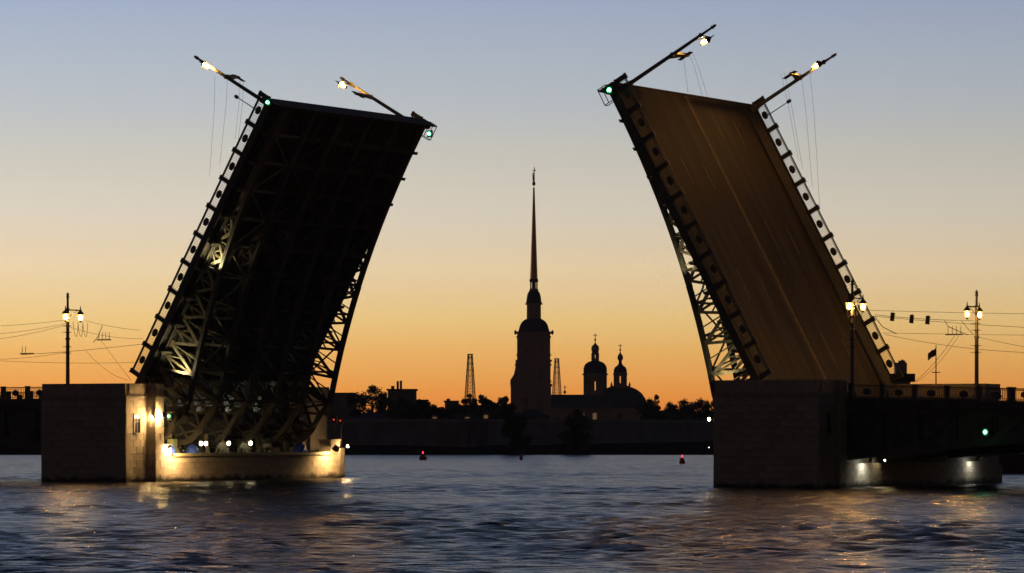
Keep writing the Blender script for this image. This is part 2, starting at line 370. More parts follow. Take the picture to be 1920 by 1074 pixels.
# ------------------------------------------------------------------ railing kit
PANEL = 2.95
RK = {}
def rail_kit():
    mb = MB(); L = PANEL-.46
    for z, h in ((1.10, .09), (.98, .04), (.16, .06)): mb.box(0, L, -.045, .045, z-h/2, z+h/2)
    n = 13
    for i in range(n):
        x = L*(i+.5)/n
        if abs(x-L/2) < .34: mb.box(x-.026, x+.026, -.026, .026, .84, .98); mb.box(x-.018, x+.018, -.018, .018, .16, .30)
        else: mb.box(x-.018, x+.018, -.018, .018, .16, .98)
    RK['panel'] = mb.mesh('railing_panel', 'cast_iron')
    md = MB(); n = 14; vs = []; fs = []
    for y, k in ((-.07, .78), (-.045, 1), (.045, 1), (.07, .78)):
        for i in range(n): a = 2*PI*i/n; vs.append((L/2+.40*k*math.cos(a), y, .57+.29*k*math.sin(a)))
    for k in range(3):
        for i in range(n): fs.append((k*n+i, k*n+(i+1) % n, (k+1)*n+(i+1) % n, (k+1)*n+i))
    fs += [tuple(range(n)), tuple(range(3*n, 4*n))]; md.add(vs, fs)
    RK['medallion'] = md.mesh('railing_medallion', 'cast_iron')
    ps = MB().box(-.20, .20, -.13, .13, 0, 1.16); ps.box(-.24, .24, -.17, .17, 1.16, 1.25); ps.box(-.24, .24, -.17, .17, 0, .12)
    RK['post'] = ps.mesh('railing_post', 'cast_iron')
rail_kit()
def railing(parent, x0, n, y, z, slope=0.0, d=1, first_post=True, last_post=True):
    """n panels from x0 along local x (d = +-1)"""
    for i in range(n+1):
        if (i > 0 or first_post) and (i < n or last_post): link('railing_post', RK['post'], parent, (d*(x0+i*PANEL), y, z+slope*(x0+i*PANEL)))
        if i < n:
            xs = x0+i*PANEL+.23
            a = xs if d > 0 else -(xs+PANEL-.46)
            pn = link('railing_panel', RK['panel'], parent, (a, y, z+slope*xs), (0, -math.atan(slope)*d, 0))
            link('medallion', RK['medallion'], pn)

# ------------------------------------------------------------------ bascule leaves
WID = 26.9; LF = 29.5; TN = 4.58
TRUSS_Y = [1.5, 6.28, 11.06, 15.84, 20.62, 25.4]
XO = 19.2                      # the webs are open lattice up to here, solid plate beyond
def depth(x): return 1.25+4.25*max(0, 1-x/LF)**2.3
def leaf(left, label, pivot, alpha):
    d = 1 if left else -1
    rot = (0, -alpha if left else alpha, -TH)
    lf = thing('bascule_leaf', label, 'drawbridge leaf', pivot, rot, 'raised leaves of the drawbridge')
    X = lambda x: d*x
    def bx(name, m_, x0, x1, y0, y1, z0, z1): return MB().box(X(x0), X(x1), y0, y1, z0, z1).build(name, m_, lf)
    bx('roadway', 'asphalt', -3.0, LF, 2.5, WID-2.5, -.22, 0)
    for y0, y1 in ((.0, 2.2), (WID-2.2, WID)): bx('sidewalk', 'sidewalk_mat', -2.6, LF, y0, y1, -.2, .17)
    for y0, y1 in ((2.2, 2.5), (WID-2.5, WID-2.2)): bx('kerb', 'dark_steel', -2.6, LF, y0, y1, -.2, .22)
    for y0, y1 in ((-.12, 0), (WID, WID+.12)): bx('edge_beam', 'shaded_paint', -1.5, LF, y0, y1, -.5, .2)
    bx('end_plate', 'shaded_paint', LF, LF+.12, -.12, WID+.12, -1.5, .1)
    # painted lines on the roadway
    for y in (WID/2-.14, WID/2+.14): MB().box(X(-2.9), X(LF-.1), y-.09, y+.09, 0, .006).build('centre_line', 'road_paint', lf)
    for y, off in ((WID/2-3.4, 7.8), (WID/2+3.6, 1.9), (WID/2-7.2, 8.1), (WID/2+7.4, 1.5)):
        k = off
        while k < LF-3.2:
            MB().box(X(k), X(k+2.9), y-.06, y+.06, 0, .006).build('lane_dash', 'road_paint', lf); k += 11.6
    # floor beams and stringers
    for i in range(11):
        x = .35+i*(LF-.7)/10; MB().ibeam((X(x), .0, -.62), (X(x), WID, -.62), .3, .8).build('floor_beam', 'shaded_paint', lf)
    for k in range(14):
        y = 1.0+k*(WID-2)/13
        if min(abs(y-a) for a in TRUSS_Y) < .4: continue
        MB().ibeam((X(-.5), y, -.42), (X(LF), y, -.42), .22, .4).build('stringer', 'shaded_paint', lf)
    nb = 7; bay = XO/nb
    for j, y in enumerate(TRUSS_Y):
        pm = 'bridge_paint' if j == 0 else 'shaded_paint'  # only the floodlit near webs stay light; the others take the shade-darkened copy
        MB().bar((X(-.5), y, -.42), (X(LF), y, -.42), .4, .36).build('upper_chord', 'shaded_paint', lf)
        # curved lower chord
        lc = MB(); xs = [-1.0+i*(LF+1)/14 for i in range(15)]
        for a, b_ in zip(xs[:-1], xs[1:]):
            lc.add([(X(x), y+w_, -depth(max(x, 0))+h_) for x in (a, b_) for w_, h_ in ((-.28, 0), (.28, 0), (.28, .36), (-.28, .36))],
                   [(0,1,2,3),(7,6,5,4),(0,4,5,1),(1,5,6,2),(2,6,7,3),(3,7,4,0)])
        lc.build('lower_chord', 'shaded_paint', lf)
        # solid plate web beyond the lattice
        n = 6; poly = [(X(XO+(LF-XO)*i/n), -.5) for i in range(n+1)]+[(X(XO+(LF-XO)*i/n), -depth(XO+(LF-XO)*i/n)+.3) for i in range(n, -1, -1)]
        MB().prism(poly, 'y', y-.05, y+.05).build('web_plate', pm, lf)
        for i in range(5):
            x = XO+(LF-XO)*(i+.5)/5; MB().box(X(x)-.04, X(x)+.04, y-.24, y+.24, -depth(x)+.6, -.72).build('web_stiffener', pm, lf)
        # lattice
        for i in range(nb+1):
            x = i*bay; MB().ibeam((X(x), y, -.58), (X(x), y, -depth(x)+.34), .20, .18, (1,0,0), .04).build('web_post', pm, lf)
            if i < nb:
                xm = x+bay/2; x2 = x+bay
                for a, b_ in ((x, xm), (x2, xm)):
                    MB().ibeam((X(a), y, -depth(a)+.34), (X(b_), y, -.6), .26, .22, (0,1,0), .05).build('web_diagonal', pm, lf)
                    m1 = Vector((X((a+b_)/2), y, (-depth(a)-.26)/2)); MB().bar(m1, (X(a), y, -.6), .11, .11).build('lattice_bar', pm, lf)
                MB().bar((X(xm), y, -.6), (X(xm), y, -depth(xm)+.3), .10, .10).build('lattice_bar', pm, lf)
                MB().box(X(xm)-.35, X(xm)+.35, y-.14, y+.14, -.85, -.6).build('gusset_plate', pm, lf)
        # wind bracing to the next truss, in the plane of the lower chord and across it
        if j < len(TRUSS_Y)-1:
            y2 = TRUSS_Y[j+1]
            for i in range(0, 10):
                x = .4+i*2.9; dz = depth(x)
                if x > LF-1: break
                MB().bar((X(x), y+.3, -dz+.3), (X(x), y2-.3, -dz+.3), .16, .16).build('cross_strut', pm, lf)
                if x < XO:
                    if j in (0, 4) or i % 2 == 0:
                        MB().bar((X(x), y+.2, -dz+.4), (X(x), (y+y2)/2, -1.0), .12, .12).build('cross_brace', pm, lf)
                        MB().bar((X(x), y2-.2, -dz+.4), (X(x), (y+y2)/2, -1.0), .12, .12).build('cross_brace', pm, lf)
                x2 = x+2.9
                if x2 < LF-1:
                    a, b_ = ((x, x2) if (i+j) % 2 else (x2, x))
                    MB().bar((X(a), y+.3, -depth(a)+.25), (X(b_), y2-.3, -depth(b_)+.25), .13, .13).build('wind_brace', pm, lf)
        # heel of the girder turning down into the pit
        heel = [(.3, -.6), (.3, -depth(0)+.25), (-1.2, -4.75), (-3.0, -4.7), (-4.6, -4.1), (-5.9, -3.0), (-6.7, -1.5), (-6.6, -.4), (-3.2, -.6)]
        for k_ in range(len(heel)):
            (a, b_), (c, e) = heel[k_], heel[(k_+1) % len(heel)]
            MB().ibeam((X(a), y, b_), (X(c), y, e), .4, .46, (0,1,0)).build('heel_girder', 'shaded_paint', lf)
        for a, b_ in ((1, 8), (2, 8), (3, 8), (4, 8), (5, 8), (6, 8), (3, 0), (2, 0), (4, 7), (5, 7), (3, 7), (1, 3), (2, 4), (3, 5), (4, 6)):
            MB().ibeam((X(heel[a][0]), y, heel[a][1]), (X(heel[b_][0]), y, heel[b_][1]), .2, .2, (0,1,0), .04).build('heel_strut', 'shaded_paint', lf)
        MB().tube((X(-3.0), y-.5, -2.6), (X(-3.0), y+.5, -2.6), .55, .55, 14).build('trunnion', 'dark_steel', lf)
    MB().box(X(-6.4), X(-3.4), 2.2, WID-2.2, -2.0, -.9).build('counterweight', 'dark_steel', lf)
    # railings on both edges
    railing(lf, 0.0, 10, .22, .17, d=d); railing(lf, 0.0, 10, WID-.22, .17, d=d)
    # inspection cage under the tip, on the near and far corners
    for y in ((-.1, WID+.1) if left else (-.1,)):
        s_ = -1 if y < 5 else 1
        cg = MB(); x0, x1, y0, y1, z0, z1 = LF-1.5, LF+.05, y, y+s_*.5, -1.3, -.4
        for xx in (x0, x1):
            for yy in (y0, y1): cg.bar((X(xx), yy, z0), (X(xx), yy, z1), .06, .06)
            for zz in (z0, z1): cg.bar((X(xx), y0, zz), (X(xx), y1, zz), .06, .06)
        for zz in (z0, (z0+z1)/2, z1): cg.bar((X(x0), y1, zz), (X(x1), y1, zz), .06, .06)
        cg.build('inspection_cage', 'cast_iron', lf)
    return lf
AL, AR = math.radians(59.86), math.radians(61.2)
PL = BW(-1.735, TN, 9.86, True); PR = BW(-8.098, TN, 9.306)
leafL = leaf(True, 'raised drawbridge leaf at the left showing its dark girdered underside', PL, AL)
leafR = leaf(False, 'raised drawbridge leaf at the right showing its brown roadway and lane lines', PR, AR)
def LW(left, x, y, z):
    a, d, o = (AL, 1, PL) if left else (AR, -1, PR)
    return o + U*(d*(x*math.cos(a)-z*math.sin(a))) + V*y + Vector((0, 0, x*math.sin(a)+z*math.cos(a)))
def leaf_rot(left): return (0, -AL if left else AR, -TH)

# ------------------------------------------------------------------ approach spans
def approach(left, label):
    d = -1 if left else 1
    ap = thing('approach_span', label, 'bridge span', BW(-A-.64 if left else .40, 0, 0, left), (0, 0, -TH))
    zd, sl = (7.88, -.007) if left else (7.60, -.028); LA = 46 if left else 40
    Z = lambda x: zd+sl*x
    def slab(name, m_, y0, y1, h0, h1): return MB().add([(d*x, y, Z(x)+h) for x in (0, LA) for y, h in ((y0, h0), (y1, h0), (y1, h1), (y0, h1))], [(0,1,2,3),(7,6,5,4),(0,4,5,1),(1,5,6,2),(2,6,7,3),(3,7,4,0)]).build(name, m_, ap)
    slab('roadway', 'asphalt', TN+2.5, TN+WID-2.5, -.5, -.15)
    slab('sidewalk', 'sidewalk_mat', TN-.1, TN+2.45, -.4, 0); slab('sidewalk', 'sidewalk_mat', TN+WID-2.45, TN+WID+.1, -.4, 0)
    slab('fascia', 'dark_steel', TN-.25, TN-.12, -.75, .03)
    for j, y in enumerate((TN+.4, TN+7, TN+14, TN+21, TN+WID-.4)):
        zb = lambda x: (2.35+2.2*math.sin(min(1, x/LA*1.15)*PI/2)) if not left else 2.6+2.6*math.sin(min(1, x/LA*1.1)*PI/2)
        MB().bar((0, y, Z(0)-.85), (d*LA, y, Z(LA)-.85), .5, .55).build('upper_chord', 'shaded_paint', ap)
        lc = MB(); xs = [i*LA/12 for i in range(13)]
        for a, b_ in zip(xs[:-1], xs[1:]):
            lc.add([(d*x, y+w_, zb(x)+h_) for x in (a, b_) for w_, h_ in ((-.3, 0), (.3, 0), (.3, .75), (-.3, .75))], [(0,1,2,3),(7,6,5,4),(0,4,5,1),(1,5,6,2),(2,6,7,3),(3,7,4,0)])
        lc.build('lower_chord', 'shaded_paint', ap)
        nb = 12; bay = LA/nb
        for i in range(nb+1):
            x = i*bay+.01; MB().ibeam((d*x, y, Z(x)-.9), (d*x, y, zb(x)+.7), .4, .34, (1,0,0)).build('web_post', 'shaded_paint', ap)
            if i < nb:
                MB().ibeam((d*x, y, zb(x)+.6), (d*(x+bay), y, Z(x)-1.0), .32, .3, (0,1,0)).build('web_diagonal', 'shaded_paint', ap)
            if j == 0: MB().bar((d*x, TN+.4, Z(x)-.7), (d*x, TN+WID-.4, Z(x)-.7), .3, .6).build('floor_beam', 'shaded_paint', ap)
        if j in (0, 1, 3):   # plated inner girders
            poly = [(d*x, zb(x)+.3) for x in xs]+[(d*x, Z(x)-.7) for x in reversed(xs)]
            MB().prism(poly, 'y', y-.03, y+.03).build('web_plate', 'shaded_paint', ap)
    npn = 15 if left else 13
    railing(ap, .35 if not left else 1.9, npn, TN+.1, zd, slope=sl, d=d); railing(ap, .35 if not left else 1.9, npn, TN+WID-.1, zd, slope=sl, d=d)
    return ap
approach(False, 'fixed bridge span at the right edge with iron railing above its dark arched girder')
approach(True, 'fixed bridge span at the left edge with iron railing behind the pier')

# ------------------------------------------------------------------ street lamps
MB_BASE = []
def lantern(mb_cap, mb_glass, x, y, z):
    mb_glass.lathe([(.15, 0), (.25, .12), (.31, .62)], 8, (x, y, z))
    mb_cap.lathe([(.36, .62), (.34, .70), (.20, .90), (.06, 1.0), (.05, 1.25), (.015, 1.45)], 8, (x, y, z)); MB_BASE.append(MB().lathe([(.05, -.16), (.16, 0)], 8, (x, y, z)))
def street_lamp(label, loc, rot, arms, H=9.9, lit='sodium', lh=7.45, bracket=None, bands=False):
    """arms: (y offset, lit?)"""
    sl = thing('street_lamp', label, 'street lamp', loc, rot, 'lamp posts along the bridge')
    p = MB().lathe([(.34, 0), (.34, .5), (.26, .6), (.24, 1.1), (.19, 1.2), (.17, 5.6), (.23, 5.65), (.23, 5.8), (.16, 5.85), (.145, lh+.9), (.22, lh+.95), (.22, lh+1.1), (.12, lh+1.15), (.10, H-.45), (.17, H-.42), (.17, H-.32), (.09, H-.28), (.15, H-.12), (.02, H+.1)], 10)
    p.build('post', 'post_paint', sl)
    for y, on in arms:
        a = MB().bar((0, 0, lh+1.0), (0, y*1.06, lh+1.0), .09, .11); a.tube((0, y*.12, lh+.35), (0, y*.75, lh+.98), .03)
        am = a.build('arm', 'cast_iron', sl)
        c = MB(); g_ = MB(); lantern(c, g_, 0, y, lh-.02); c.build('lantern_cap', 'cast_iron', am); MB_BASE.pop().build('lantern_base', 'cast_iron', am); g_.build('lantern_glass', 'lantern_glass', am); MB().lathe([(.03, .1), (.12, .18), (.14, .32), (.09, .46), (.02, .52)], 8, (0, y, lh)).build('bulb', lit, am)
    if bands:
        for z in (6.9, 6.3, 4.9, 4.3):
            b_ = MB().lathe([(.22, 0), (.24, .05), (.22, .1)], 10, (0, 0, z)); b_.box(-.6, .45, -.04, .04, z+.03, z+.07); b_.build('wire_clamp', 'cast_iron', sl)
    if bracket:
        sgn = 1 if bracket > 0 else -1
        m_ = MB(); z = 5.75
        m_.prism([(sgn*.1, z-.55), (sgn*.1, z+.3), (bracket*.8, z+.42), (bracket, z+.42), (bracket, z+.16), (bracket*.75, z+.10)], 'x', -.11, .11)
        br = m_.build('bracket_arm', 'bracket_paint', sl)
        for k in range(3):
            ins = MB(); yy = bracket*(.78+.1*k); ins.tube((.0, yy, z+.35), (.0, yy, z+.80), .07, .05, 6); ins.tube((0, yy, z+.14), (0, yy, z-.6), .05, .04, 6); ins.build('insulator', 'cast_iron', br)
    return sl
g0 = BW(.55, TN+.75, 7.6); street_lamp('twin lantern lamp post standing at the right pier against the raised brown roadway', g0, (0,0,-TH), [(-.62, True), (2.1, True)], bands=True)
g1 = BW(.75, TN+WID-.7, 7.55); street_lamp('twin lantern lamp post at the far right, pale and lit, beside the hanging signs', g1, (0,0,-TH), [(.62, True), (-2.1, True)], bands=True)
g2 = BW(-10.9, TN+.75, 7.9, True); street_lamp('twin lantern lamp post at the far left beyond the left pier', g2, (0,0,-TH), [(-.35, True), (2.0, True)], H=10.1, lh=7.5, bands=True)
street_lamp('tilted lamp post on the tip of the left leaf, near edge', LW(True, LF-.6, .75, .17), leaf_rot(True), [(-.6, True)], bracket=2.5, lit='sodium_tip')
street_lamp('tilted lamp post on the tip of the left leaf, far edge', LW(True, LF-.6, WID-1.3, .17), leaf_rot(True), [(-2.3, True)], bracket=-2.4, lit='sodium_tip')
street_lamp('tilted lamp post on the tip of the right leaf, near edge, highest in the picture', LW(False, LF-.6, .9, .17), leaf_rot(False), [(1.9, True)], bracket=2.5, lit='sodium_tip', H=10.6, lh=7.9)
street_lamp('tilted lamp post on the tip of the right leaf, far edge', LW(False, LF-.6, WID-1.0, .17), leaf_rot(False), [(-.42, True)], bracket=-2.7, lit='sodium_tip')

# ------------------------------------------------------------------ small signal rods, navigation lights, floodlights
def signal_rod(label, loc, rot):
    r = thing('signal_rod', label, 'signal post', loc, rot); MB().tube((0,0,0), (0,0,2.7), .05, .04, 6).build('rod', 'cast_iron', r)
    MB().lathe([(.05, 2.6), (.16, 2.7), (.18, 2.95), (.1, 3.1)], 8).build('lamp_head', 'cast_iron', r)
signal_rod('short rod with an unlit lamp head on the left leaf railing near its tip', LW(True, LF-1.5, .1, .6), leaf_rot(True))
signal_rod('short rod with an unlit lamp head on the right leaf far railing near its tip', LW(False, LF-1.6, WID-.1, .6), leaf_rot(False))
def nav_light(label, loc, m_, r=.17, group='navigation lights on the bridge'):
    o = thing('navigation_light', label, 'signal light', loc, (0,0,-TH), group)
    MB().box(-.26, .26, .05, .30, -.34, .34).build('housing', 'cast_iron', o); MB().lathe([(.02, -r), (r*.75, -r*.7), (r, 0), (r*.75, r*.7), (.02, r)], 10).build('lens', m_, o)
    if m_ == 'red_dim': MB().tube((0, .15, -4.15), (0, .15, -.3), .05).build('pole', 'cast_iron', o)
    return o
nav_light('green navigation light at the near tip corner of the left leaf', LW(True, LF-.2, -.35, -.2), 'signal_green')
nav_light('green navigation light at the far tip corner of the left leaf', LW(True, LF-1.0, WID+.5, -.9), 'signal_green')
nav_light('green navigation light at the near tip corner of the right leaf', LW(False, LF-.5, -.5, -.35), 'signal_green', .2)
nav_light('green navigation light on the dark girder of the right fixed span', BW(*on_t(1847, 809, TN-.1)), 'signal_green', .17)
nav_light('tiny green light beside the glaring wall lamp on the left pier', BW(1.75, 4.4, 6.15, True), 'signal_green', .13)
nav_light('lower red light by the far end post of the left pier', BW(.5, 34.3, 5.9, True), 'red_dim', .085)
nav_light('red light in front of the far bank wall beside the left pier end', BW(.5, 35.5, 5.8, True), 'red_dim', .085)
def open_tube(r0, r1, z0, z1, n=10):
    mb = MB(); vs = [(r*math.cos(2*PI*i/n), r*math.sin(2*PI*i/n), z) for r, z in ((r0, z0), (r1, z1), (r1+.015, z1), (r0+.015, z0)) for i in range(n)]
    return mb.add(vs, [(k*n+i, k*n+(i+1) % n, ((k+1) % 4)*n+(i+1) % n, ((k+1) % 4)*n+i) for k in range(4) for i in range(n)])
def flood(label, loc, aim, m_, r=.17, hood=True, group='floodlights fixed to the bridge', name='floodlight'):
    o = thing(name, label, 'floodlight', loc, (0,0,0), group)
    dv = (Vector(aim)-Vector(loc)).normalized(); o.rotation_euler = dv.to_track_quat('Z', 'Y').to_euler()
    MB().lathe([(r*.5, -.28), (r*1.15, -.22), (r*1.2, .0)], 10).build('housing', 'cast_iron', o)
    if hood: open_tube(r*1.2, r*(1.2 if hood is True else 1.3), 0, r*(1.5 if hood is True else hood)).build('hood', 'cast_iron', o)
    MB().lathe([(r*.98, .015), (r*.9, .06), (r*.5, .10), (.01, .11)], 10).build('lens', m_, o)
    MB().tube((0,0,-.25), (0,-.5,-.5), .03).build('mount', 'cast_iron', o)
    return o
# left pier wall lamps
flood('glaring wall lamp on the corner of the left pier tower', BW(1.75, 3.35, 6.25, True), BW(.1, 2.6, 5.6, True), 'sodium_soft', .22, hood=False)
flood('small wall lamp beside the window of the left pier tower', BW(.85, 3.0, 6.1, True), BW(.05, 2.3, 5.4, True), 'sodium_soft', .13, hood=False)
flood('floodlight over the near end of the left low wall', BW(2.5, 5.6, 3.1, True), BW(.95, 6.2, 1.4, True), 'sodium_soft', .28, hood=False)
flood('cool floodlight on the near end post of the left low wall', BW(1.9, 4.3, 3.3, True), BW(1.0, 4.8, 2.8, True), 'flood_cool', .10)
flood('floodlight over the far end of the left low wall', BW(2.4, 31.9, 3.0, True), BW(1.0, 31.9, .9, True), 'sodium_soft', .28, hood=.8)
flood('bright lamp beside the far end post of the left pier', BW(1.85, 34.85, 3.2, True), BW(1.05, 33.8, 2.5, True), 'sodium_soft', .13, hood=False)
# right pier channel lamps and approach-side floods
flood('starry lamp on the channel face of the right pier', BW(-A-.75, .4, 5.8), BW(-A-2.2, -3, 5.3), 'channel_lamp', .16, hood=False)
flood('lower small lamp on the channel face of the right pier', BW(-A-.75, .4, 3.4), BW(-A-1.6, -3, 3.2), 'pin_lamp', .045, hood=False)
flood('downlight over the near part of the right low wall', BW(1.15, 7.6, 2.25), BW(.40, 7.6, .6), 'flood_cool', .12, hood=.9)
flood('downlight over the far part of the right low wall', BW(1.15, 30.0, 2.25), BW(.40, 30.0, .6), 'flood_cool', .10, hood=.9)
flood('pinpoint lamp under the girder of the right fixed span', BW(.95, 11.0, 2.3), BW(1.0, 5.0, 1.0), 'flood_white', .05)
flood('left one of the two white lamps inside the right fixed span', BW(*on_t(1680, 778, TN+2.2)), BW(0, 0, 3), 'flood_white', .06)
flood('right one of the two white lamps inside the right fixed span', BW(*on_t(1712, 780, TN+2.2)), BW(2, 0, 3), 'flood_white', .06)
# floodlights inside the near trusses of the leaves
flood('white truss floodlight halfway up the left leaf', LW(True, 12.6, .5, -1.75), LW(True, 18.5, 2.0, -1.35), 'flood_white', .19, hood=.9)
flood('white truss floodlight at the foot of the left leaf', LW(True, 1.9, .5, -3.0), LW(True, 8.0, 2.4, -2.0), 'flood_white', .19, hood=.9)
flood('truss floodlight halfway up the right leaf', LW(False, 11.2, .45, -1.75), LW(False, 17.5, 1.9, -1.2), 'flood_white', .12)
flood('truss floodlight at the foot of the right leaf', LW(False, .9, .45, -3.2), LW(False, 7.0, 1.9, -1.7), 'flood_white', .14)

# ------------------------------------------------------------------ machinery in the left pit
def drive(label, tpos):
    o = thing('drive_unit', label, 'machinery', BW(-.9, tpos, 1.2, True), (0,0,-TH), 'drive machines in the open pit')
    mb = MB(); mb.box(-1.2, .2, -.9, .9, 0, .9); mb.build('bed', 'dark_steel', o)
    n = 20; gv = MB()
    for i in range(n):
        a = 2*PI*i/n; gv.box(-.02, -.01, 0, .001, 0, .001) if False else gv.bar((.1, .95*math.cos(a), 1.5+.95*math.sin(a)), (.1, 1.1*math.cos(a), 1.5+1.1*math.sin(a)), .12, .2, (1,0,0))
    gv.build('gear_teeth', 'insulation', o)['kind'] = 'stuff'
    w_ = MB(); vs = []
    w_.tube((-.05, 0, 1.5), (.2, 0, 1.5), .95, .95, 24); w_.tube((.2, 0, 1.5), (.45, 0, 1.5), .25, .22, 12); w_.build('gear_wheel', 'insulation', o)
    MB().tube((-.9, -.7, 1.5), (-.9, .7, 1.5), .42, .42, 14).build('motor', 'dark_steel', o)
    for k in (-.55, .55):
        MB().tube((.35, k, .9), (.35, k, 1.9), .11, .11, 8).build('pipe', 'insulation', o)
drive('geared drive unit under the left of the two middle pit lamps', 16.6); drive('geared drive unit under the right of the two middle pit lamps', 20.4); drive('geared drive unit under the wide panel in the pit', 24.2)
def tarp(label, tpos, r, s=-.2):
    o = thing('covered_machine', label, 'machine cover', BW(s, tpos, 2.62, True), (0,0,-TH), 'blue covered machines in the pit')
    prof = [(r*1.08, 0), (r*1.02, .35*r), (r*.85, .8*r), (r*.5, 1.15*r), (.02, 1.3*r)]
    mb = MB().lathe(prof, 14)
    rr = random.Random(int(tpos*10)); mb.v = [(x*(1+rr.uniform(-.12, .12)), y*(1+rr.uniform(-.12, .12)), z*(1+rr.uniform(-.1, .1))) for x, y, z in mb.v]
    mb.build('tarpaulin', 'blue_tarp', o); MB().box(-r*.6, r*.6, -r*.6, r*.6, -1.42, -.02).build('plinth', 'dark_steel', o)
tarp('blue covered machine at the near end of the pit', 6.9, .75); tarp('blue covered machine beside the paired pit lamps', 10.9, .62); tarp('blue covered machine at the far end of the pit', 29.2, .72)
def panel(label, tpos, w_, h, tilt):
    o = thing('machine_panel', label, 'control panel', BW(-1.2, tpos, 1.2, True), (0,0,-TH+tilt), 'pale green cabinets in the pit')
    MB().box(-.3, .3, -w_/2, w_/2, .12, 1.9+h).build('cabinet', 'green_panel', o)
    MB().box(.3, .33, -w_/2+.06, w_/2-.06, .5, 1.8+h).build('door', 'green_panel', o); MB().box(-.34, .34, -w_/2-.04, w_/2+.04, 0, .12).build('plinth', 'dark_steel', o)
panel('pale green cabinet in the pit behind the near blue cover', 9.0, 1.1, .9, .25); panel('pale green cabinet at the middle of the pit', 24.6, 1.3, .9, -.15); panel('pale green cabinet in the far part of the pit', 28.0, 1.0, .6, .1)
for k, (tp, lab) in enumerate(((11.9, 'left one of the paired bright lamps in the machinery pit'), (12.7, 'right one of the paired bright lamps in the machinery pit'), (16.5, 'bright pit lamp left of the middle of the low wall'), (20.2, 'bright pit lamp at the middle of the low wall'))):
    o = thing('pit_lamp', lab, 'work lamp', BW(.1, tp, 2.35, True), (0,0,-TH), 'bright lamps in the machinery pit')
    MB().tube((0,0,-1.1), (0,0,1.0), .05).build('stand', 'cast_iron', o); MB().lathe([(.05, 1.0), (.15, 1.08), (.17, 1.22), (.13, 1.36), (.03, 1.42)], 10).build('bulb', 'machine_lamp', o); MB().lathe([(.2, 1.4), (.12, 1.52), (.03, 1.56)], 10).build('cap', 'cast_iron', o)
for tp, lab in zip((14.2, 15.4, 17.9, 19.2, 21.8, 22.9), ('leftmost', 'second from left', 'third from left', 'third from right', 'second from right', 'rightmost')):
    o = thing('pit_lamp', 'faint strip lamp high inside the machinery pit, %s of six' % lab, 'strip lamp', BW(-3.4, tp, 5.6, True), (0,0,-TH), 'faint lamps high inside the pit')
    MB().box(-.03, .03, -.04, .04, -.22, .22).build('tube', 'flood_cool', o); MB().box(-.09, -.03, -.07, .07, -.26, .26).build('fixture', 'cast_iron', o)
# inclined struts between pit floor and girder heels
for i, (tp, dt) in enumerate(((7.6, 1.6), (10.2, -1.4), (13.9, 1.2), (18.4, -1.2), (22.4, 1.3), (25.8, -1.5), (27.4, 1.4), (30.8, -1.6))):
    o = thing('prop_strut', 'sloping steel prop number %s counted from the near end of the pit' % ('one','two','three','four','five','six','seven','eight')[i], 'steel prop', BW(-.4, tp, 1.2, True), (0,0,-TH), 'steel props in the machinery pit')
    MB().ibeam((0,0,0), (-1.2, dt, 3.2), .34, .36).build('beam', 'bridge_paint', o); MB().box(-.35, .35, -.35, .35, 0, .1).build('base_plate', 'dark_steel', o)

# ------------------------------------------------------------------ overhead wires
def wire(label, pts, r=.016, cat='wire', group='overhead wires', name='overhead_wire', m_='wire'):
    return tag(MB().path([Vector(p) for p in pts], r, 4).build(name, m_), label, cat, group)
def sag(a, b_, s, n=10): return [Vector(a).lerp(Vector(b_), i/n)-Vector((0,0,4*s*(i/n)*(1-i/n))) for i in range(n+1)]
def bt(x, y, t, left=False): return BW(*on_t(x, y, t, left), left)
tw, tf = TN+.75, TN+WID-.7
WL = 'thin overhead wire left of the left lamp post, '
wire(WL+'topmost', sag(bt(-60, 612, tw+6, True), bt(130, 598, tw, True), .15))
wire(WL+'second from the top', sag(bt(-60, 628, tw+3, True), bt(130, 604, tw, True), .25))
wire(WL+'third from the top', sag(bt(-60, 640, tw+9, True), bt(130, 606, tw, True), .3), .018)
wire(WL+'steeply sagging below the fittings', sag(bt(-60, 672, tw+6, True), bt(130, 658, tw, True), .3))
wire(WL+'lowest', sag(bt(-40, 673, tw+6, True), bt(270, 678, tw+6, True), .2))
WM = 'overhead wire between left lamp post and left leaf, '
wire(WM+'topmost', sag(bt(160, 600, tw, True), bt(262, 618, tw+6, True), .12))
wire(WM+'second from the top', sag(bt(130, 612, tw, True), bt(268, 634, tw+6, True), .3))
wire(WM+'rising to the right, carrying the fittings', sag(bt(40, 664, tw+8, True), bt(275, 643, tw+8, True), .1), .02)
wire(WM+'slanting down to the pier top', sag(bt(188, 635, tw+8, True), bt(246, 712, tw+8, True), .05))
wire(WM+'slanting down left of its twin', sag(bt(160, 655, tw+8, True), bt(240, 712, tw+8, True), .5))
for i in range(3):
    x0 = 137+i*9
    wire('looped slack cable hanging at the left lamp post, loop %s from the post' % ('first', 'second', 'third')[i], [bt(x0, 602, tw, True), bt(x0+1.5, 618, tw, True), bt(x0+4, 628, tw, True), bt(x0+7, 630, tw, True), bt(x0+8.5, 620, tw, True), bt(x0+9.5, 604, tw, True)], .022, 'cable', 'slack cable loops on the lamp posts', 'slack_cable')
for i in range(3):
    x0 = 1589+i*9
    wire('looped slack cable hanging at the right pier lamp post, loop %s from the post' % ('first', 'second', 'third')[i], [bt(x0, 582, tw), bt(x0+2.5, 598, tw), bt(x0+4, 608, tw), bt(x0+6, 610, tw), bt(x0+8, 600, tw), bt(x0+9, 584, tw)], .022, 'cable', 'slack cable loops on the lamp posts', 'slack_cable')
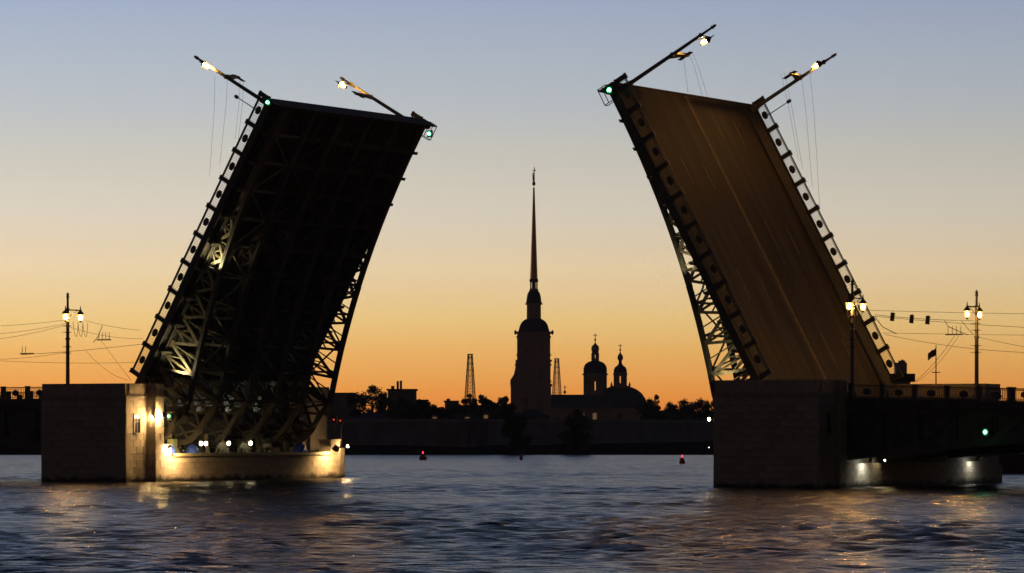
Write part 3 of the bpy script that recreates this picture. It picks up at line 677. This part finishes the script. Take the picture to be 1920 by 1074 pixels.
def fitting(label, x, y, t, left, n):
    o = thing('wire_fitting', label, 'wire fitting', bt(x, y, t, left), (0,0,-TH), 'trolley wire fittings')
    MB().bar((-.8, 0, 0), (.9, 0, 0), .09, .12).build('bar', 'cast_iron', o)
    for i in range(n): MB().tube((-.55+i*.42, 0, .05), (-.55+i*.42, 0, .75), .03, .025, 6).build('pin', 'cast_iron', o)
fitting('spiked wire fitting with four pins right of the left lamp post', 194, 636, tw+8, True, 4); fitting('spiked wire fitting with two pins left of the left lamp post', 50, 662, tw+8, True, 2)
fitting('spiked wire fitting with four pins beside the far right lamp post', 1788, 626, tf, False, 4)
o = wire('thick slanting stay right of the left lamp post', [bt(175, 641, tw+8, True), bt(184, 630, tw+8, True), bt(192, 609, tw+8, True)], .04)
WR = 'thin overhead wire right of the right leaf, '
wire(WR+'topmost', sag(bt(1612, 580, tw+10), bt(1990, 588, tw+10), .05))
wire(WR+'carrying the hanging signs', sag(bt(1640, 589, tw+10), bt(1827, 600, tf), .12), .022)
wire(WR+'just below the hanging signs', sag(bt(1640, 592, tw+10), bt(1990, 616, tw+10), .1), .018)
wire(WR+'level with the fitting', sag(bt(1655, 623, tf), bt(1990, 628, tf), .02))
wire(WR+'sloping down to the right', sag(bt(1660, 626, tf), bt(1990, 661, tf), .45), .018)
wire(WR+'right of the far lamp post, sloping', sag(bt(1830, 630, tf), bt(1990, 660, tf), .1))
wire(WR+'dropping from the fitting to the left', sag(bt(1790, 628, tf), bt(1712, 716, tf), .4), .018)
wire(WR+'dropping from the fitting, right twin', sag(bt(1798, 628, tf), bt(1716, 716, tf), .5))
wire(WR+'short stay left of the fitting', [bt(1640, 592, tf), bt(1655, 612, tf), bt(1681, 625, tf)], .035)
wire(WR+'short stay right of the hanging signs', [bt(1771, 600, tf), bt(1778, 611, tf), bt(1800, 621, tf), bt(1815, 627, tf)], .03)
wire(WR+'short stay reaching the far lamp post', [bt(1803, 600, tf), bt(1812, 612, tf), bt(1825, 626, tf)], .025)
for lab, x, y in (('leftmost', 1673.5, 593), ('middle', 1709.5, 597), ('rightmost', 1739.5, 599)):
    o = thing('hanging_sign', 'dark hanging lane sign on the overhead wire, '+lab+' of three', 'sign', bt(x, y, TN+18), (0, .12, -TH), 'lane signs hanging on the wire')
    MB().box(-.19, .19, -.06, .06, -.38, .38).build('sign_box', 'cast_iron', o); MB().box(-.13, .13, .06, .08, -.3, .3).build('face', 'pane_dark', o); MB().tube((0,0,.38), (0,0,.5), .02).build('hook', 'cast_iron', o)
# wires hanging from the tilted lamp brackets
def hang(label, x0, y0, x1, y1, P, t, left): wire(label, [bt(x0, y0, t, left), bt((x0*2+x1)/3+2, (y0*2+y1)/3, t, left), bt((x0+x1*2)/3+1, (y0+y1*2)/3, t, left), bt(x1, y1, t, left)], .012, group='loose wires hanging from the raised lamp posts')
HL = 'loose wire hanging beside the left leaf, '
hang(HL+'leftmost', 403, 145, 393, 330, 0, TN+.7, True); hang(HL+'second from left', 427, 140, 412, 310, 0, TN+.7, True); hang(HL+'third from left', 450, 149, 441, 262, 0, TN+3, True); hang(HL+'nearest the railing', 456, 151, 447, 262, 0, TN+3, True)
HR = 'loose wire hanging right of the right leaf, '
hang(HR+'nearest the railing', 1464, 138, 1497, 300, 0, TN+WID-3.3, False); hang(HR+'second from the railing', 1470, 136, 1505, 318, 0, TN+WID-3.3, False); hang(HR+'third from the railing', 1502, 140, 1523, 350, 0, TN+WID-1, False); hang(HR+'farthest from the railing', 1519, 138, 1537, 390, 0, TN+WID-1, False)
HT = 'loose wire hanging above the right leaf tip, '
hang(HT+'leftmost', 1277, 95, 1290, 174, 0, TN+3, False); hang(HT+'middle', 1292, 101, 1317, 181, 0, TN+3, False); hang(HT+'rightmost', 1298, 99, 1327, 183, 0, TN+3, False)

# ------------------------------------------------------------------ buoys
def buoy(label, x, y, r, h, lamp=True, thin=False):
    d_ = EYE/(y-HOR)*FPX; o = thing('channel_buoy', label, 'buoy', at(x, y, d_), (0,0,0), 'buoys on the river')
    if thin: MB().lathe([(r*1.3, -.4), (r, .1), (r*.55, h)], 10).build('body', 'buoy_red', o)
    else:
        MB().lathe([(r, -.4), (r, .35), (r*.9, .45), (r*.45, .6), (r*.25, h)], 12).build('body', 'buoy_red', o)
        for a in range(4): MB().tube((r*.8*math.cos(a*PI/2), r*.8*math.sin(a*PI/2), .4), (.12*math.cos(a*PI/2), .12*math.sin(a*PI/2), h), .04, .04, 5).build('lattice_leg', 'buoy_red', o)
    if lamp: MB().lathe([(.05, h), (.11, h+.06), (.13, h+.2), (.09, h+.32), (.02, h+.38)], 10).build('lamp', 'signal_red', o)
buoy('cone shaped buoy with red lamp near the left leaf', 793, 861, .62, .95)
buoy('squat buoy with red lamp near the right pier', 1279, 868, .42, .85)
buoy('small unlit spar buoy below the cathedral spire', 977, 861, .28, .9, False, True)

# ------------------------------------------------------------------ ship behind the right span
sh = thing('river_ship', 'dark passing ship behind the right span, wheelhouse beside the leaf foot', 'ship', (0,0,0))
D = 420
def pz(x, y): return at(x, y, D)
a = pz(1640, 800); b_ = pz(2300, 800); hx0, hx1 = a.x, b_.x
MB().add([(x, D+yy*w_, z) for x, w_ in ((hx0, .25), (hx0+4, 1), (hx1-4, 1), (hx1, .3)) for yy, z in ((-4.2, -.8), (4.2, -.8), (4.6, 2.2), (-4.6, 2.2))],
         [(0,1,2,3)]+[(k*4+i, k*4+(i+1) % 4, k*4+4+(i+1) % 4, k*4+4+i) for k in range(3) for i in range(4)]+[(15,14,13,12)]).build('hull', 'ship_hull', sh)
p0, p1 = pz(1664, 716), pz(1703, 700)
MB().box(p0.x, p1.x, D-2.2, D+2.2, 2.2, p1.z-.9).build('deckhouse', 'ship_white', sh)
MB().box(p0.x-.4, p1.x+.5, D-2.6, D+2.6, p1.z-.9, p1.z).build('bridge_deck', 'ship_hull', sh)
c0, c1 = pz(1678, 700), pz(1699, 684)
MB().box(c0.x, c1.x, D-.9, D+.9, c0.z, c1.z+.3).build('wheelhouse_top', 'ship_white', sh)
MB().tube((pz(1692,684).x, D, c1.z), (pz(1692,672).x, D, pz(0,673).z), .22, .12).build('mast', 'ship_hull', sh)
MB().box(c0.x+.4, c1.x-.1, D-.3, D+.3, pz(0,677).z-.12, pz(0,677).z+.12).build('radar', 'ship_white', sh)
fx = pz(1755, 0).x
MB().tube((fx, D, 2.2), (fx, D, pz(0, 646).z), .11, .05).build('flagstaff', 'ship_hull', sh)
MB().bar((fx-.45, D, pz(0,697).z), (fx+.45, D, pz(0,697).z), .08, .1).build('yard', 'ship_hull', sh)
fl = MB(); vs = []; fs = []
for i in range(9):
    for j in range(5):
        k = i/8; vs.append((fx-.05-k*.85, D+.12*math.sin(k*7), pz(0,650).z-.1-j*.2-k*.55-.05*math.sin(k*9)))
for i in range(8):
    for j in range(4): fs.append((i*5+j, i*5+j+1, i*5+j+6, i*5+j+5))
fo = fl.add(vs, fs).build('flag', 'flag_cloth', None, True); sol = fo.modifiers.new('thickness', 'SOLIDIFY'); sol.thickness = .02
tag(fo, 'small dark flag flying from the ship mast right of the leaf', 'flag')

# ------------------------------------------------------------------ fortress wall and beach
fw = thing('fortress_wall', 'long low dark fortress wall with a pale coping on the far bank', 'wall', at(880, 845, 722))
org = fw.location.copy()
plan = [(-60, 800), (880, 720), (1340, 900), (1900, 1000)]
pts = [Vector(((x-960)/FPX*d_, d_, 0)) for x, d_ in plan]
for i, (a, b_) in enumerate(zip(pts[:-1], pts[1:])):
    dirn = (b_-a).normalized(); nrm = Vector((-dirn.y, dirn.x, 0))
    if nrm.y < 0: nrm = -nrm
    za = 6.7
    def slab(n0, n1, z0, z1, batter=0):
        mb = MB(); vs = []
        for P in (a, b_):
            for nn, z in ((n0-batter, z0), (n1, z0), (n1, z1), (n0, z1)): q_ = P+nrm*nn-org; vs.append((q_.x, q_.y, z-org.z))
        return mb.add(vs, [(0,1,2,3),(7,6,5,4),(0,4,5,1),(1,5,6,2),(2,6,7,3),(3,7,4,0)])
    slab(0, 6, .3, za-.5, 1.2).build('curtain', 'fort_brick', fw); slab(-.35, 6.2, za-.5, za-.15).build('coping', 'fort_stone', fw); slab(.6, 6, za-.15, za+.12).build('parapet', 'fort_brick', fw)
gp = at(1010, 838, 745); ga = MB(); n = 12
ar = [(-2.6, 0)]+[(-2.6*math.cos(PI*i/n), 1.0+1.5*math.sin(PI*i/n)) for i in range(n+1)]+[(2.6, 0)]
ga.prism([(gp.x-org.x+x, gp.z-org.z+z) for x, z in ar], 'y', gp.y-org.y-6, gp.y-org.y-2); ga.build('arched_shed', 'fort_stone', fw)

# ------------------------------------------------------------------ cathedral
DC = 1687.0; K = DC/FPX
ca = thing('cathedral', 'dark cathedral with a tall needle spire and two domed drums on the far bank', 'cathedral', (at(1001, 0, DC).x, DC, 2.0))
def cz(y): return EYE+(HOR-y)*K-2.0
def cx(x): return (x-1001)*K
def ring_l(name, m_, prof, c=0.0, yy=0.0, n=16, smooth=True, sx=1, sy=1, rot=0): return MB().lathe([(hw*K, cz(y)) for hw, y in prof], n, (c, yy, 0), sx, sy, rot).build(name, m_, ca, smooth)
sp = ring_l('spire', 'gilding', [(7.2, 524), (6.2, 500), (4.6, 450), (3.0, 400), (1.5, 352)], n=8, smooth=False)
ring_l('ball', 'gilding', [(.5, 349.5), (2.4, 348), (3.4, 345), (2.4, 342), (.5, 340.5)])
an = MB(); an.lathe([(.9*K, cz(341)), (1.6*K, cz(336)), (1.3*K, cz(330)), (.7*K, cz(327)), (.9*K, cz(325)), (.2*K, cz(323))], 8, (-1.2*K, 0, 0))
an.prism([(-1.5*K, cz(333)), (-4.2*K, cz(324)), (-2.0*K, cz(328))], 'y', -.3, .3); an.build('angel', 'gilding', ca)
cr = MB(); cr.bar((.2, 0, cz(341)), (.2, 0, cz(314)), .38, .38); cr.bar((-3.4*K+.2, 0, cz(320.5)), (3.4*K+.2, 0, cz(320.5)), .34, .34); cr.build('cross', 'gilding', ca)
# lantern with eight open arches
ring_l('lantern_base', 'ochre_wall', [(8.4, 545), (8.2, 541), (6.8, 540)], n=8, smooth=False); ring_l('lantern_roof', 'roof_metal', [(6.8, 530), (8.2, 529), (8.4, 526), (7.0, 523)], n=8, smooth=False)
for i in range(8):
    a_ = i*PI/4+PI/8; MB().box(-.32, .32, -.32, .32, cz(540), cz(530)).build('lantern_column', 'ochre_wall', ca).location = (6.2*K*math.cos(a_), 6.2*K*math.sin(a_), 0)
MB().lathe([(2.0*K, cz(540)), (2.0*K, cz(530))], 8).build('lantern_core', 'roof_metal', ca)
ring_l('bell_roof', 'roof_metal', [(15.2, 568), (14.2, 564), (13.4, 558), (12.4, 552), (10.6, 547), (8.2, 544)], n=8)
ring_l('cornice', 'ochre_wall', [(13.5, 570.5), (16.2, 570), (16.2, 567.5), (14, 567)], n=8, smooth=False)
ring_l('upper_drum', 'ochre_wall', [(13.4, 597), (13.2, 570)], n=8, smooth=False)
ring_l('great_bell_roof', 'roof_metal', [(33.5, 624), (31.2, 619), (29.4, 613), (27.2, 607), (23.5, 602), (18.5, 598.5), (13.6, 596.5)], n=8, rot=PI/8, smooth=False)
def cbox(name, m_, x0, x1, y0, y1, z0, z1): return MB().box(cx(x0), cx(x1), y0, y1, cz(z1), cz(z0)).build(name, m_, ca)
cbox('tier', 'ochre_wall', 969.5, 1031.5, -7.4, 7.4, 624, 676); cbox('tier_cornice', 'ochre_wall', 966.5, 1034.5, -8.2, 8.2, 621.5, 624); cbox('tier_cornice', 'ochre_wall', 966.5, 1034.5, -8.2, 8.2, 674, 677)
for sx in (-1, 1):
    MB().lathe([(1.4*K, cz(627)), (2.6*K, cz(624)), (2.0*K, cz(621.5)), (1.9*K, cz(619.5)), (.4*K, cz(618.5))], 8, (cx(1001+sx*34.5), -7.0, 0)).build('corner_urn', 'ochre_wall', ca, True)
cbox('tier', 'ochre_wall', 967.0, 1032.0, -8.6, 8.6, 677, 722); cbox('tier_cornice', 'ochre_wall', 965.2, 1033.8, -9.2, 9.2, 681.5, 684); cbox('tier_cornice', 'ochre_wall', 968.2, 1033, -8, 8, 663.5, 665.5); cbox('tier_cornice', 'ochre_wall', 963.5, 1033.6, -9.2, 9.2, 713, 715.5); cbox('tier_cornice', 'ochre_wall', 968.2, 1033, -8, 8, 630, 632)
cbox('tier_cornice', 'ochre_wall', 957.0, 1035.0, -9.6, 9.6, 719, 723.5)
vol = [(967, 678), (966, 690), (963.5, 701), (960, 707), (957, 711), (956.5, 719), (967.5, 719)]
MB().prism([(cx(x), cz(y)) for x, y in vol], 'y', -8, 8).build('volute', 'ochre_wall', ca)
cbox('facade', 'ochre_wall', 957.5, 1032.8, -10, 10, 723.5, 812)
for x, y0, y1, w_ in ((987, 640, 660, 7), (1016, 640, 660, 7), (985, 693, 713, 9), (1014, 693, 713, 9), (985, 745, 770, 10), (1013, 745, 770, 9)):
    f_ = -7.45 if y0 < 680 else (-8.65 if y0 < 720 else -10.05)
    wd = MB(); x0, x1 = cx(x-w_/2), cx(x+w_/2)
    wd.box(x0-.3, x0, f_-.25, f_+.2, cz(y1), cz(y0)); wd.box(x1, x1+.3, f_-.25, f_+.2, cz(y1), cz(y0)); wd.box(x0-.4, x1+.4, f_-.3, f_+.2, cz(y0), cz(y0)+.4); wd.box(x0-.4, x1+.4, f_-.3, f_+.2, cz(y1)-.35, cz(y1))
    wo = wd.build('window', 'ochre_wall', ca); MB().box(x0, x1, f_-.06, f_+.1, cz(y1), cz(y0)).build('pane', 'pane_dark', wo)
for x in (972, 994, 1007, 1028): cbox('pilaster', 'ochre_wall', x-2, x+2, -10.4, -10, 726, 800)
# nave, drums and domes
cbox('nave', 'ochre_wall', 1032.8, 1188, -11, 11, 765, 812)
MB().prism([(-12, cz(765)), (12, cz(765)), (6, cz(739)), (-6, cz(739))], 'x', cx(1032.8)+.05, cx(1150)).build('nave_roof', 'roof_metal', ca)
MB().prism([(-12, cz(766)), (-12.6, cz(766)), (-12.6, cz(763.5)), (-12, cz(763.5))], 'x', cx(1033), cx(1188)).build('eaves', 'ochre_wall', ca)
for i in range(6):
    x = 1045+i*23; wo = cbox('window', 'ochre_wall', x-5, x+5, -11.3, -11, 772, 788); MB().box(cx(x-3.6), cx(x+3.6), -11.35, -11.29, cz(787), cz(773.5)).build('pane', 'window_glow' if i in (2, 3) else 'pane_dark', wo)
cr = MB(); x = cx(1059); cr.bar((x, 0, cz(740)), (x, 0, cz(721)), .3, .3); cr.bar((x-.7, 0, cz(725)), (x+.7, 0, cz(725)), .28, .28); cr.lathe([(.2, cz(737)), (.75, cz(734)), (.2, cz(731))], 8, (x, 0, 0)); cr.build('roof_cross', 'gilding', ca)
c1 = cx(1116)
# drum one: wall pieces leave slits open so the sky shows through
n = 12; Rr = 22*K
for i in range(n):
    a0 = 2*PI*(i+.14)/n; a1 = 2*PI*(i+.86)/n; mb = MB()
    mb.add([(c1+r*math.cos(a_), r*math.sin(a_), z) for z in (cz(742), cz(702)) for r, a_ in ((Rr, a0), (Rr, a1), (Rr-1.0, a1), (Rr-1.0, a0))], [(0,1,2,3),(7,6,5,4),(0,4,5,1),(1,5,6,2),(2,6,7,3),(3,7,4,0)]); mb.build('drum_pier', 'ochre_wall', ca)
ring_l('drum_wall', 'ochre_wall', [(21.8, 714), (21.8, 702)], c1, n=24); ring_l('drum_wall', 'ochre_wall', [(21.8, 745), (21.8, 731)], c1, n=24)
ring_l('drum_cornice', 'ochre_wall', [(22, 702.5), (24.3, 702), (24.3, 699.5), (22, 699)], c1, n=24, smooth=False)
ring_l('dome', 'roof_metal', [(22, 700), (22, 691), (21, 686), (18, 681), (13, 677.5), (7, 675.5)], c1, n=20)
for i in range(6):
    a_ = i*PI/3; MB().box(-.5, .5, -.5, .5, cz(677), cz(661)).build('lantern_column', 'ochre_wall', ca).location = (c1+5.2*K*math.cos(a_), 5.2*K*math.sin(a_), 0)
ring_l('lantern_wall', 'ochre_wall', [(6.2, 677), (6.2, 671)], c1, n=12); ring_l('lantern_wall', 'ochre_wall', [(6.2, 664), (6.4, 659)], c1, n=12)
ring_l('onion_dome', 'gilding', [(6.4, 659), (6.8, 657), (7.6, 653), (7.0, 649), (4.5, 646), (1.8, 643.5), (.7, 640)], c1, n=16)
cr = MB(); cr.bar((c1, 0, cz(642)), (c1, 0, cz(624)), .32, .32); cr.bar((c1-.9, 0, cz(627.5)), (c1+.9, 0, cz(627.5)), .3, .3); cr.lathe([(.2, cz(638)), (.55, cz(636)), (.2, cz(634))], 8, (c1, 0, 0)); cr.build('dome_cross', 'gilding', ca)
c2 = cx(1163)
MB().lathe([(51*K, cz(768)), (50.5*K, cz(757)), (47*K, cz(746)), (40*K, cz(736)), (31*K, cz(729)), (20*K, cz(724.5)), (12*K, cz(722.5))], 28, (c2, 0, 0), 1, .5).build('apse_dome', 'roof_metal', ca, True)
MB().lathe([(51*K, cz(815)), (51*K, cz(767))], 28, (c2, 0, 0), 1, .5).build('apse_wall', 'ochre_wall', ca, True)
ring_l('drum_base', 'ochre_wall', [(19, 727), (19, 722.5), (13.5, 722)], c2, n=16, smooth=False)
n = 8; Rr = 12.6*K
for i in range(n):
    a0 = 2*PI*(i+.16)/n; a1 = 2*PI*(i+.84)/n; mb = MB()
    mb.add([(c2+r*math.cos(a_), r*math.sin(a_), z) for z in (cz(723), cz(698)) for r, a_ in ((Rr, a0), (Rr, a1), (Rr-.8, a1), (Rr-.8, a0))], [(0,1,2,3),(7,6,5,4),(0,4,5,1),(1,5,6,2),(2,6,7,3),(3,7,4,0)]); mb.build('drum_pier', 'ochre_wall', ca)
ring_l('drum_wall', 'ochre_wall', [(12.4, 704), (13.6, 700), (12.4, 697)], c2, n=16, smooth=False); ring_l('drum_wall', 'ochre_wall', [(12.4, 723), (12.4, 717)], c2, n=16)
ring_l('dome', 'roof_metal', [(12.4, 697.5), (12.2, 692), (10, 687.5), (6, 684.5), (3.4, 681), (2.8, 676)], c2, n=16)
ring_l('onion_dome', 'gilding', [(2.8, 676), (4.8, 672.5), (5.6, 669), (4.6, 665.5), (2.2, 662.5), (.8, 659)], c2, n=14)
cr = MB(); cr.bar((c2, 0, cz(661)), (c2, 0, cz(644)), .3, .3); cr.bar((c2-.9, 0, cz(647)), (c2+.9, 0, cz(647)), .3, .3); cr.lathe([(.2, cz(657)), (.5, cz(655)), (.2, cz(653))], 8, (c2, 0, 0)); cr.build('dome_cross', 'gilding', ca)
for x in (1146.5, 1180.5): MB().lathe([(1.8*K, cz(723)), (2.0*K, cz(720)), (1.0*K, cz(717.5)), (.4*K, cz(714.5))], 8, (cx(x), 0, 0)).build('corner_urn', 'ochre_wall', ca, True)

# ------------------------------------------------------------------ lattice masts
def lattice(label, x, ytop, ybot, hwt, hwb, d_):
    base = at(x, ybot, d_); k = d_/FPX; H = (ybot-ytop)*k
    o = thing('lattice_mast', label, 'radio mast', base, (0,0,.3), 'lattice masts on the far bank')
    n = 7; W_ = lambda f: (hwb+(hwt-hwb)*f)*k
    for i in range(n):
        f0, f1 = i/n, (i+1)/n; mb = MB(); a, b_ = W_(f0), W_(f1)
        cs = [(-1,-1),(1,-1),(1,1),(-1,1)]
        for j in range(4):
            (p, q_), (r, s_) = cs[j], cs[(j+1) % 4]
            mb.bar((p*a, q_*a, H*f0), (p*b_, q_*b_, H*f1), .26, .26); mb.bar((p*a, q_*a, H*f0), (r*b_, s_*b_, H*f1), .15, .15); mb.bar((r*a, s_*a, H*f0), (p*b_, q_*b_, H*f1), .15, .15); mb.bar((p*b_, q_*b_, H*f1), (r*b_, s_*b_, H*f1), .16, .16)
        mb.build('lattice_section', 'mast_red' if i % 2 == 0 else 'mast_white', o)
    t_ = W_(1); MB().box(-t_*1.3, t_*1.3, -t_*1.3, t_*1.3, H, H+.35).build('platform', 'mast_red', o)
    MB().box(-.4, .4, -.4, .4, -4, .02).build('footing', 'concrete', o)
lattice('slender lattice mast standing clear left of the cathedral', 881.5, 664, 745, 3.4, 8, 1500)
lattice('slender lattice mast just right of the cathedral tower', 1044, 672, 745, 3.0, 7, 1800)

# ------------------------------------------------------------------ buildings on the far bank
def house(label, x0, x1, ytop, d_, dep=14, roof='flat', floors=3, m_='plaster_dark', extras=()):
    k = d_/FPX; a, b_ = at(x0, ytop, d_), at(x1, ytop, d_); W_ = b_.x-a.x; H = a.z-2.0
    o = thing('city_building', label, 'building', ((a.x+b_.x)/2, d_, 2.0), (0,0,0), 'city buildings on the far bank')
    rz = min(4.0, H*.25) if roof != 'flat' else .5
    MB().box(-W_/2, W_/2, 0, dep, -1, H-rz).build('wall', m_, o)
    if roof == 'flat': rf = MB().box(-W_/2-.4, W_/2+.4, -.4, dep+.4, H-rz, H).build('roof', 'roof_metal', o)
    elif roof == 'hip': rf = MB().add([(-W_/2-.5,-.5,H-rz),(W_/2+.5,-.5,H-rz),(W_/2+.5,dep+.5,H-rz),(-W_/2-.5,dep+.5,H-rz),(-W_/2+3,dep/2,H),(W_/2-3,dep/2,H)], [(0,1,5,4),(1,2,5),(2,3,4,5),(3,0,4),(3,2,1,0)]).build('roof', 'roof_metal', o)
    for (ex, ew, ey) in extras:
        p = at(ex, ey, d_); hh_ = p.z-2.0
        MB().box(p.x-(a.x+b_.x)/2-ew*k/2, p.x-(a.x+b_.x)/2+ew*k/2, dep/2-1, dep/2+1, H-rz, hh_).build('chimney', 'fort_brick', rf)
    nw = max(2, int(W_/4.5)); fh = (H-rz)/max(1, floors)
    for f in range(floors):
        for i in range(nw):
            xx = -W_/2+W_*(i+.5)/nw; zz = f*fh+fh*.35
            wo = MB().box(xx-.7, xx+.7, -.12, 0, zz-.12, zz+fh*.45+.12).build('window', 'fort_stone', o); MB().box(xx-.55, xx+.55, -.16, -.11, zz, zz+fh*.45).build('pane', 'pane_dark', wo)
    return o
house('blocky building with two thin chimneys between the trees left of centre', 727, 779, 728, 1150, floors=5, extras=((744.5, 4, 713), (750.5, 4, 712), (735, 6, 722)))
house('lower stepped wing right of the twin chimney building', 775, 800, 748, 1160, floors=3)
house('small square block on the far bank skyline left of the low roofs', 796, 803, 752, 1180, floors=2)
house('low long roof between the two building groups on the skyline', 800, 832, 762, 1200, roof='hip', floors=2)
house('small building with a stub chimney left of the slender mast', 834, 858, 750, 1250, floors=3, extras=((840, 7, 746),))
house('long low roofed building under the slender mast', 846, 965, 758, 1300, roof='hip', floors=2)
house('flat roofed building hidden beside the left leaf', 600, 663, 735, 1250, floors=4)
house('low fortress house with hipped roof in front of the cathedral tower', 968, 1030, 766, 1000, roof='hip', floors=2)
house('long low house behind the fortress wall at left', 660, 760, 772, 950, roof='hip', floors=2)
house('long low house behind the fortress wall below the mast', 800, 905, 774, 960, roof='hip', floors=2)
house('long low house right of the cathedral apse', 1205, 1345, 770, 1300, roof='hip', floors=2)
for lab, x, y, d_ in (('left', 815, 778.5, 940), ('middle', 876, 779, 940), ('right', 911, 775, 940)):
    o = thing('lit_kiosk', 'faintly lit small gatehouse behind the fortress wall, '+lab+' of three', 'hut', at(x, 790, d_), (0,0,0), 'small lit huts behind the wall')
    hh_ = (790-y+3)*d_/FPX; MB().box(-.7, .7, 0, 1.6, -3, hh_-.3).build('wall', 'ochre_wall', o); MB().lathe([(1.25, hh_-.3), (.1, hh_+.3)], 4, (0, .8, 0), rot=PI/4).build('roof', 'roof_metal', o); MB().box(-.5, .5, -.06, 0, 0, hh_-.7).build('lit_window', 'window_glow', o)

# ------------------------------------------------------------------ trees
def tree(label, x, ytop, ybot, rpx, d_, seed, dens=1.0, low=.34):
    rr = random.Random(seed); k = d_/FPX; base = at(x, ybot, d_); H = (ybot-ytop)*k; R_ = rpx*k
    o = thing('tree', label, 'tree', base, (0,0,rr.uniform(0, 6)), 'trees on the far bank')
    tr = MB(); tr.tube((0,0,-3), (0,0,H*.55), H*.03+.12, H*.015+.06, 7)
    blobs = []
    nb = 17
    for i in range(nb):
        a = rr.uniform(0, 2*PI); rad = R_*math.sqrt(rr.uniform(.02, 1))*.78; zz = H*rr.uniform(low, .86)
        zz = min(zz, H*(.92-.32*(rad/R_)**2)); c = Vector((rad*math.cos(a), rad*math.sin(a), zz)); blobs.append((c, R_*rr.uniform(.22, .42)))
        tr.tube((0, 0, H*rr.uniform(.25, .5)), c, H*.012+.05, .04, 5)
    blobs.append((Vector((rr.uniform(-.15, .15)*R_, 0, H*.88)), R_*.28))
    tr.build('trunk', 'bark', o)
    cr = MB(); ls = max(.30, .035*H)
    for c, br in blobs:
        for i in range(int(130*dens)):
            u = Vector((rr.gauss(0,1), rr.gauss(0,1), rr.gauss(0,.75))).normalized()*br*rr.uniform(.35, 1.12)
            p = c+u; a1 = Vector((rr.gauss(0,1), rr.gauss(0,1), rr.gauss(0,1))).normalized(); a2 = a1.orthogonal().normalized()*ls*rr.uniform(.6, 1.3); a1 = a1*ls*rr.uniform(.7, 1.4)
            cr.add([p-a1, p+a2*.6, p+a1, p-a2*.6], [(0,1,2,3)])
    me = bpy.data.meshes.new('crown'); me.from_pydata(cr.v, [], cr.f); me.materials.append(MATS['foliage']); link('crown', me, o)
T = [('round tree rising left of the twin chimney building', 698, 719, 790, 29, 1000), ('low tree beside the left pier end', 668, 735, 790, 25, 980),
     ('tree filling the gap left of the twin chimneys', 722, 734, 790, 20, 1000), ('bushy tree below the twin chimneys', 752, 744, 790, 28, 950), ('small tree right of the twin chimney building', 786, 748, 790, 22, 960),
     ('low tree in the skyline dip', 812, 760, 790, 22, 960), ('small tree left of the stub chimney', 829, 764, 790, 18, 960), ('spreading tree right of the stub chimney', 858, 757, 790, 22, 970),
     ('left one of the paired trees under the slender mast', 882, 735, 790, 18, 1100), ('right one of the paired trees under the slender mast', 902, 737, 790, 19, 1100), ('low tree right of the paired trees', 924, 751, 790, 18, 1080),
     ('tree touching the cathedral tower at its left', 948, 740, 790, 17, 1200), ('dark bushy tree in front of the fortress wall below the tower', 962, 752, 848, 34, 706), 
     ('dark tree in front of the fortress wall below the nave', 1080, 762, 848, 32, 706), 
     ('tallest tree right of the cathedral apse', 1231, 738, 790, 18, 1200), ('low tree touching the apse', 1213, 754, 790, 18, 1150), ('broad tree right of the tallest tree', 1256, 754, 790, 24, 1200),
     ('round tree in the group left of the right pier', 1284, 748, 790, 25, 1200), ('last round tree before the right pier', 1312, 747, 790, 26, 1200), ('tree half hidden by the right pier', 1340, 750, 790, 22, 1200),
     ]
for i, (lab, x, yt, yb, r, d_) in enumerate(T): tree(lab, x, yt, yb, r, d_, 100+i, 1.0, .16 if yb < 800 else .12)

# ------------------------------------------------------------------ evening haze over the river
hz = MB().box(-1560, 1560, -330, 2680, -4.2, 132).mesh('haze', 'wire'); hm = bpy.data.materials.new('haze_air'); hm.use_nodes = True; ht = hm.node_tree; ht.nodes.clear()
hv = N(ht, 'ShaderNodeVolumePrincipled', Density=HAZE); hv.inputs['Color'].default_value = (.92, .88, .86, 1); ho = N(ht, 'ShaderNodeOutputMaterial'); ht.links.new(hv.outputs[0], ho.inputs['Volume'])
hz.materials.clear(); hz.materials.append(hm); hobj = tag(link('haze', hz), kind='stuff')
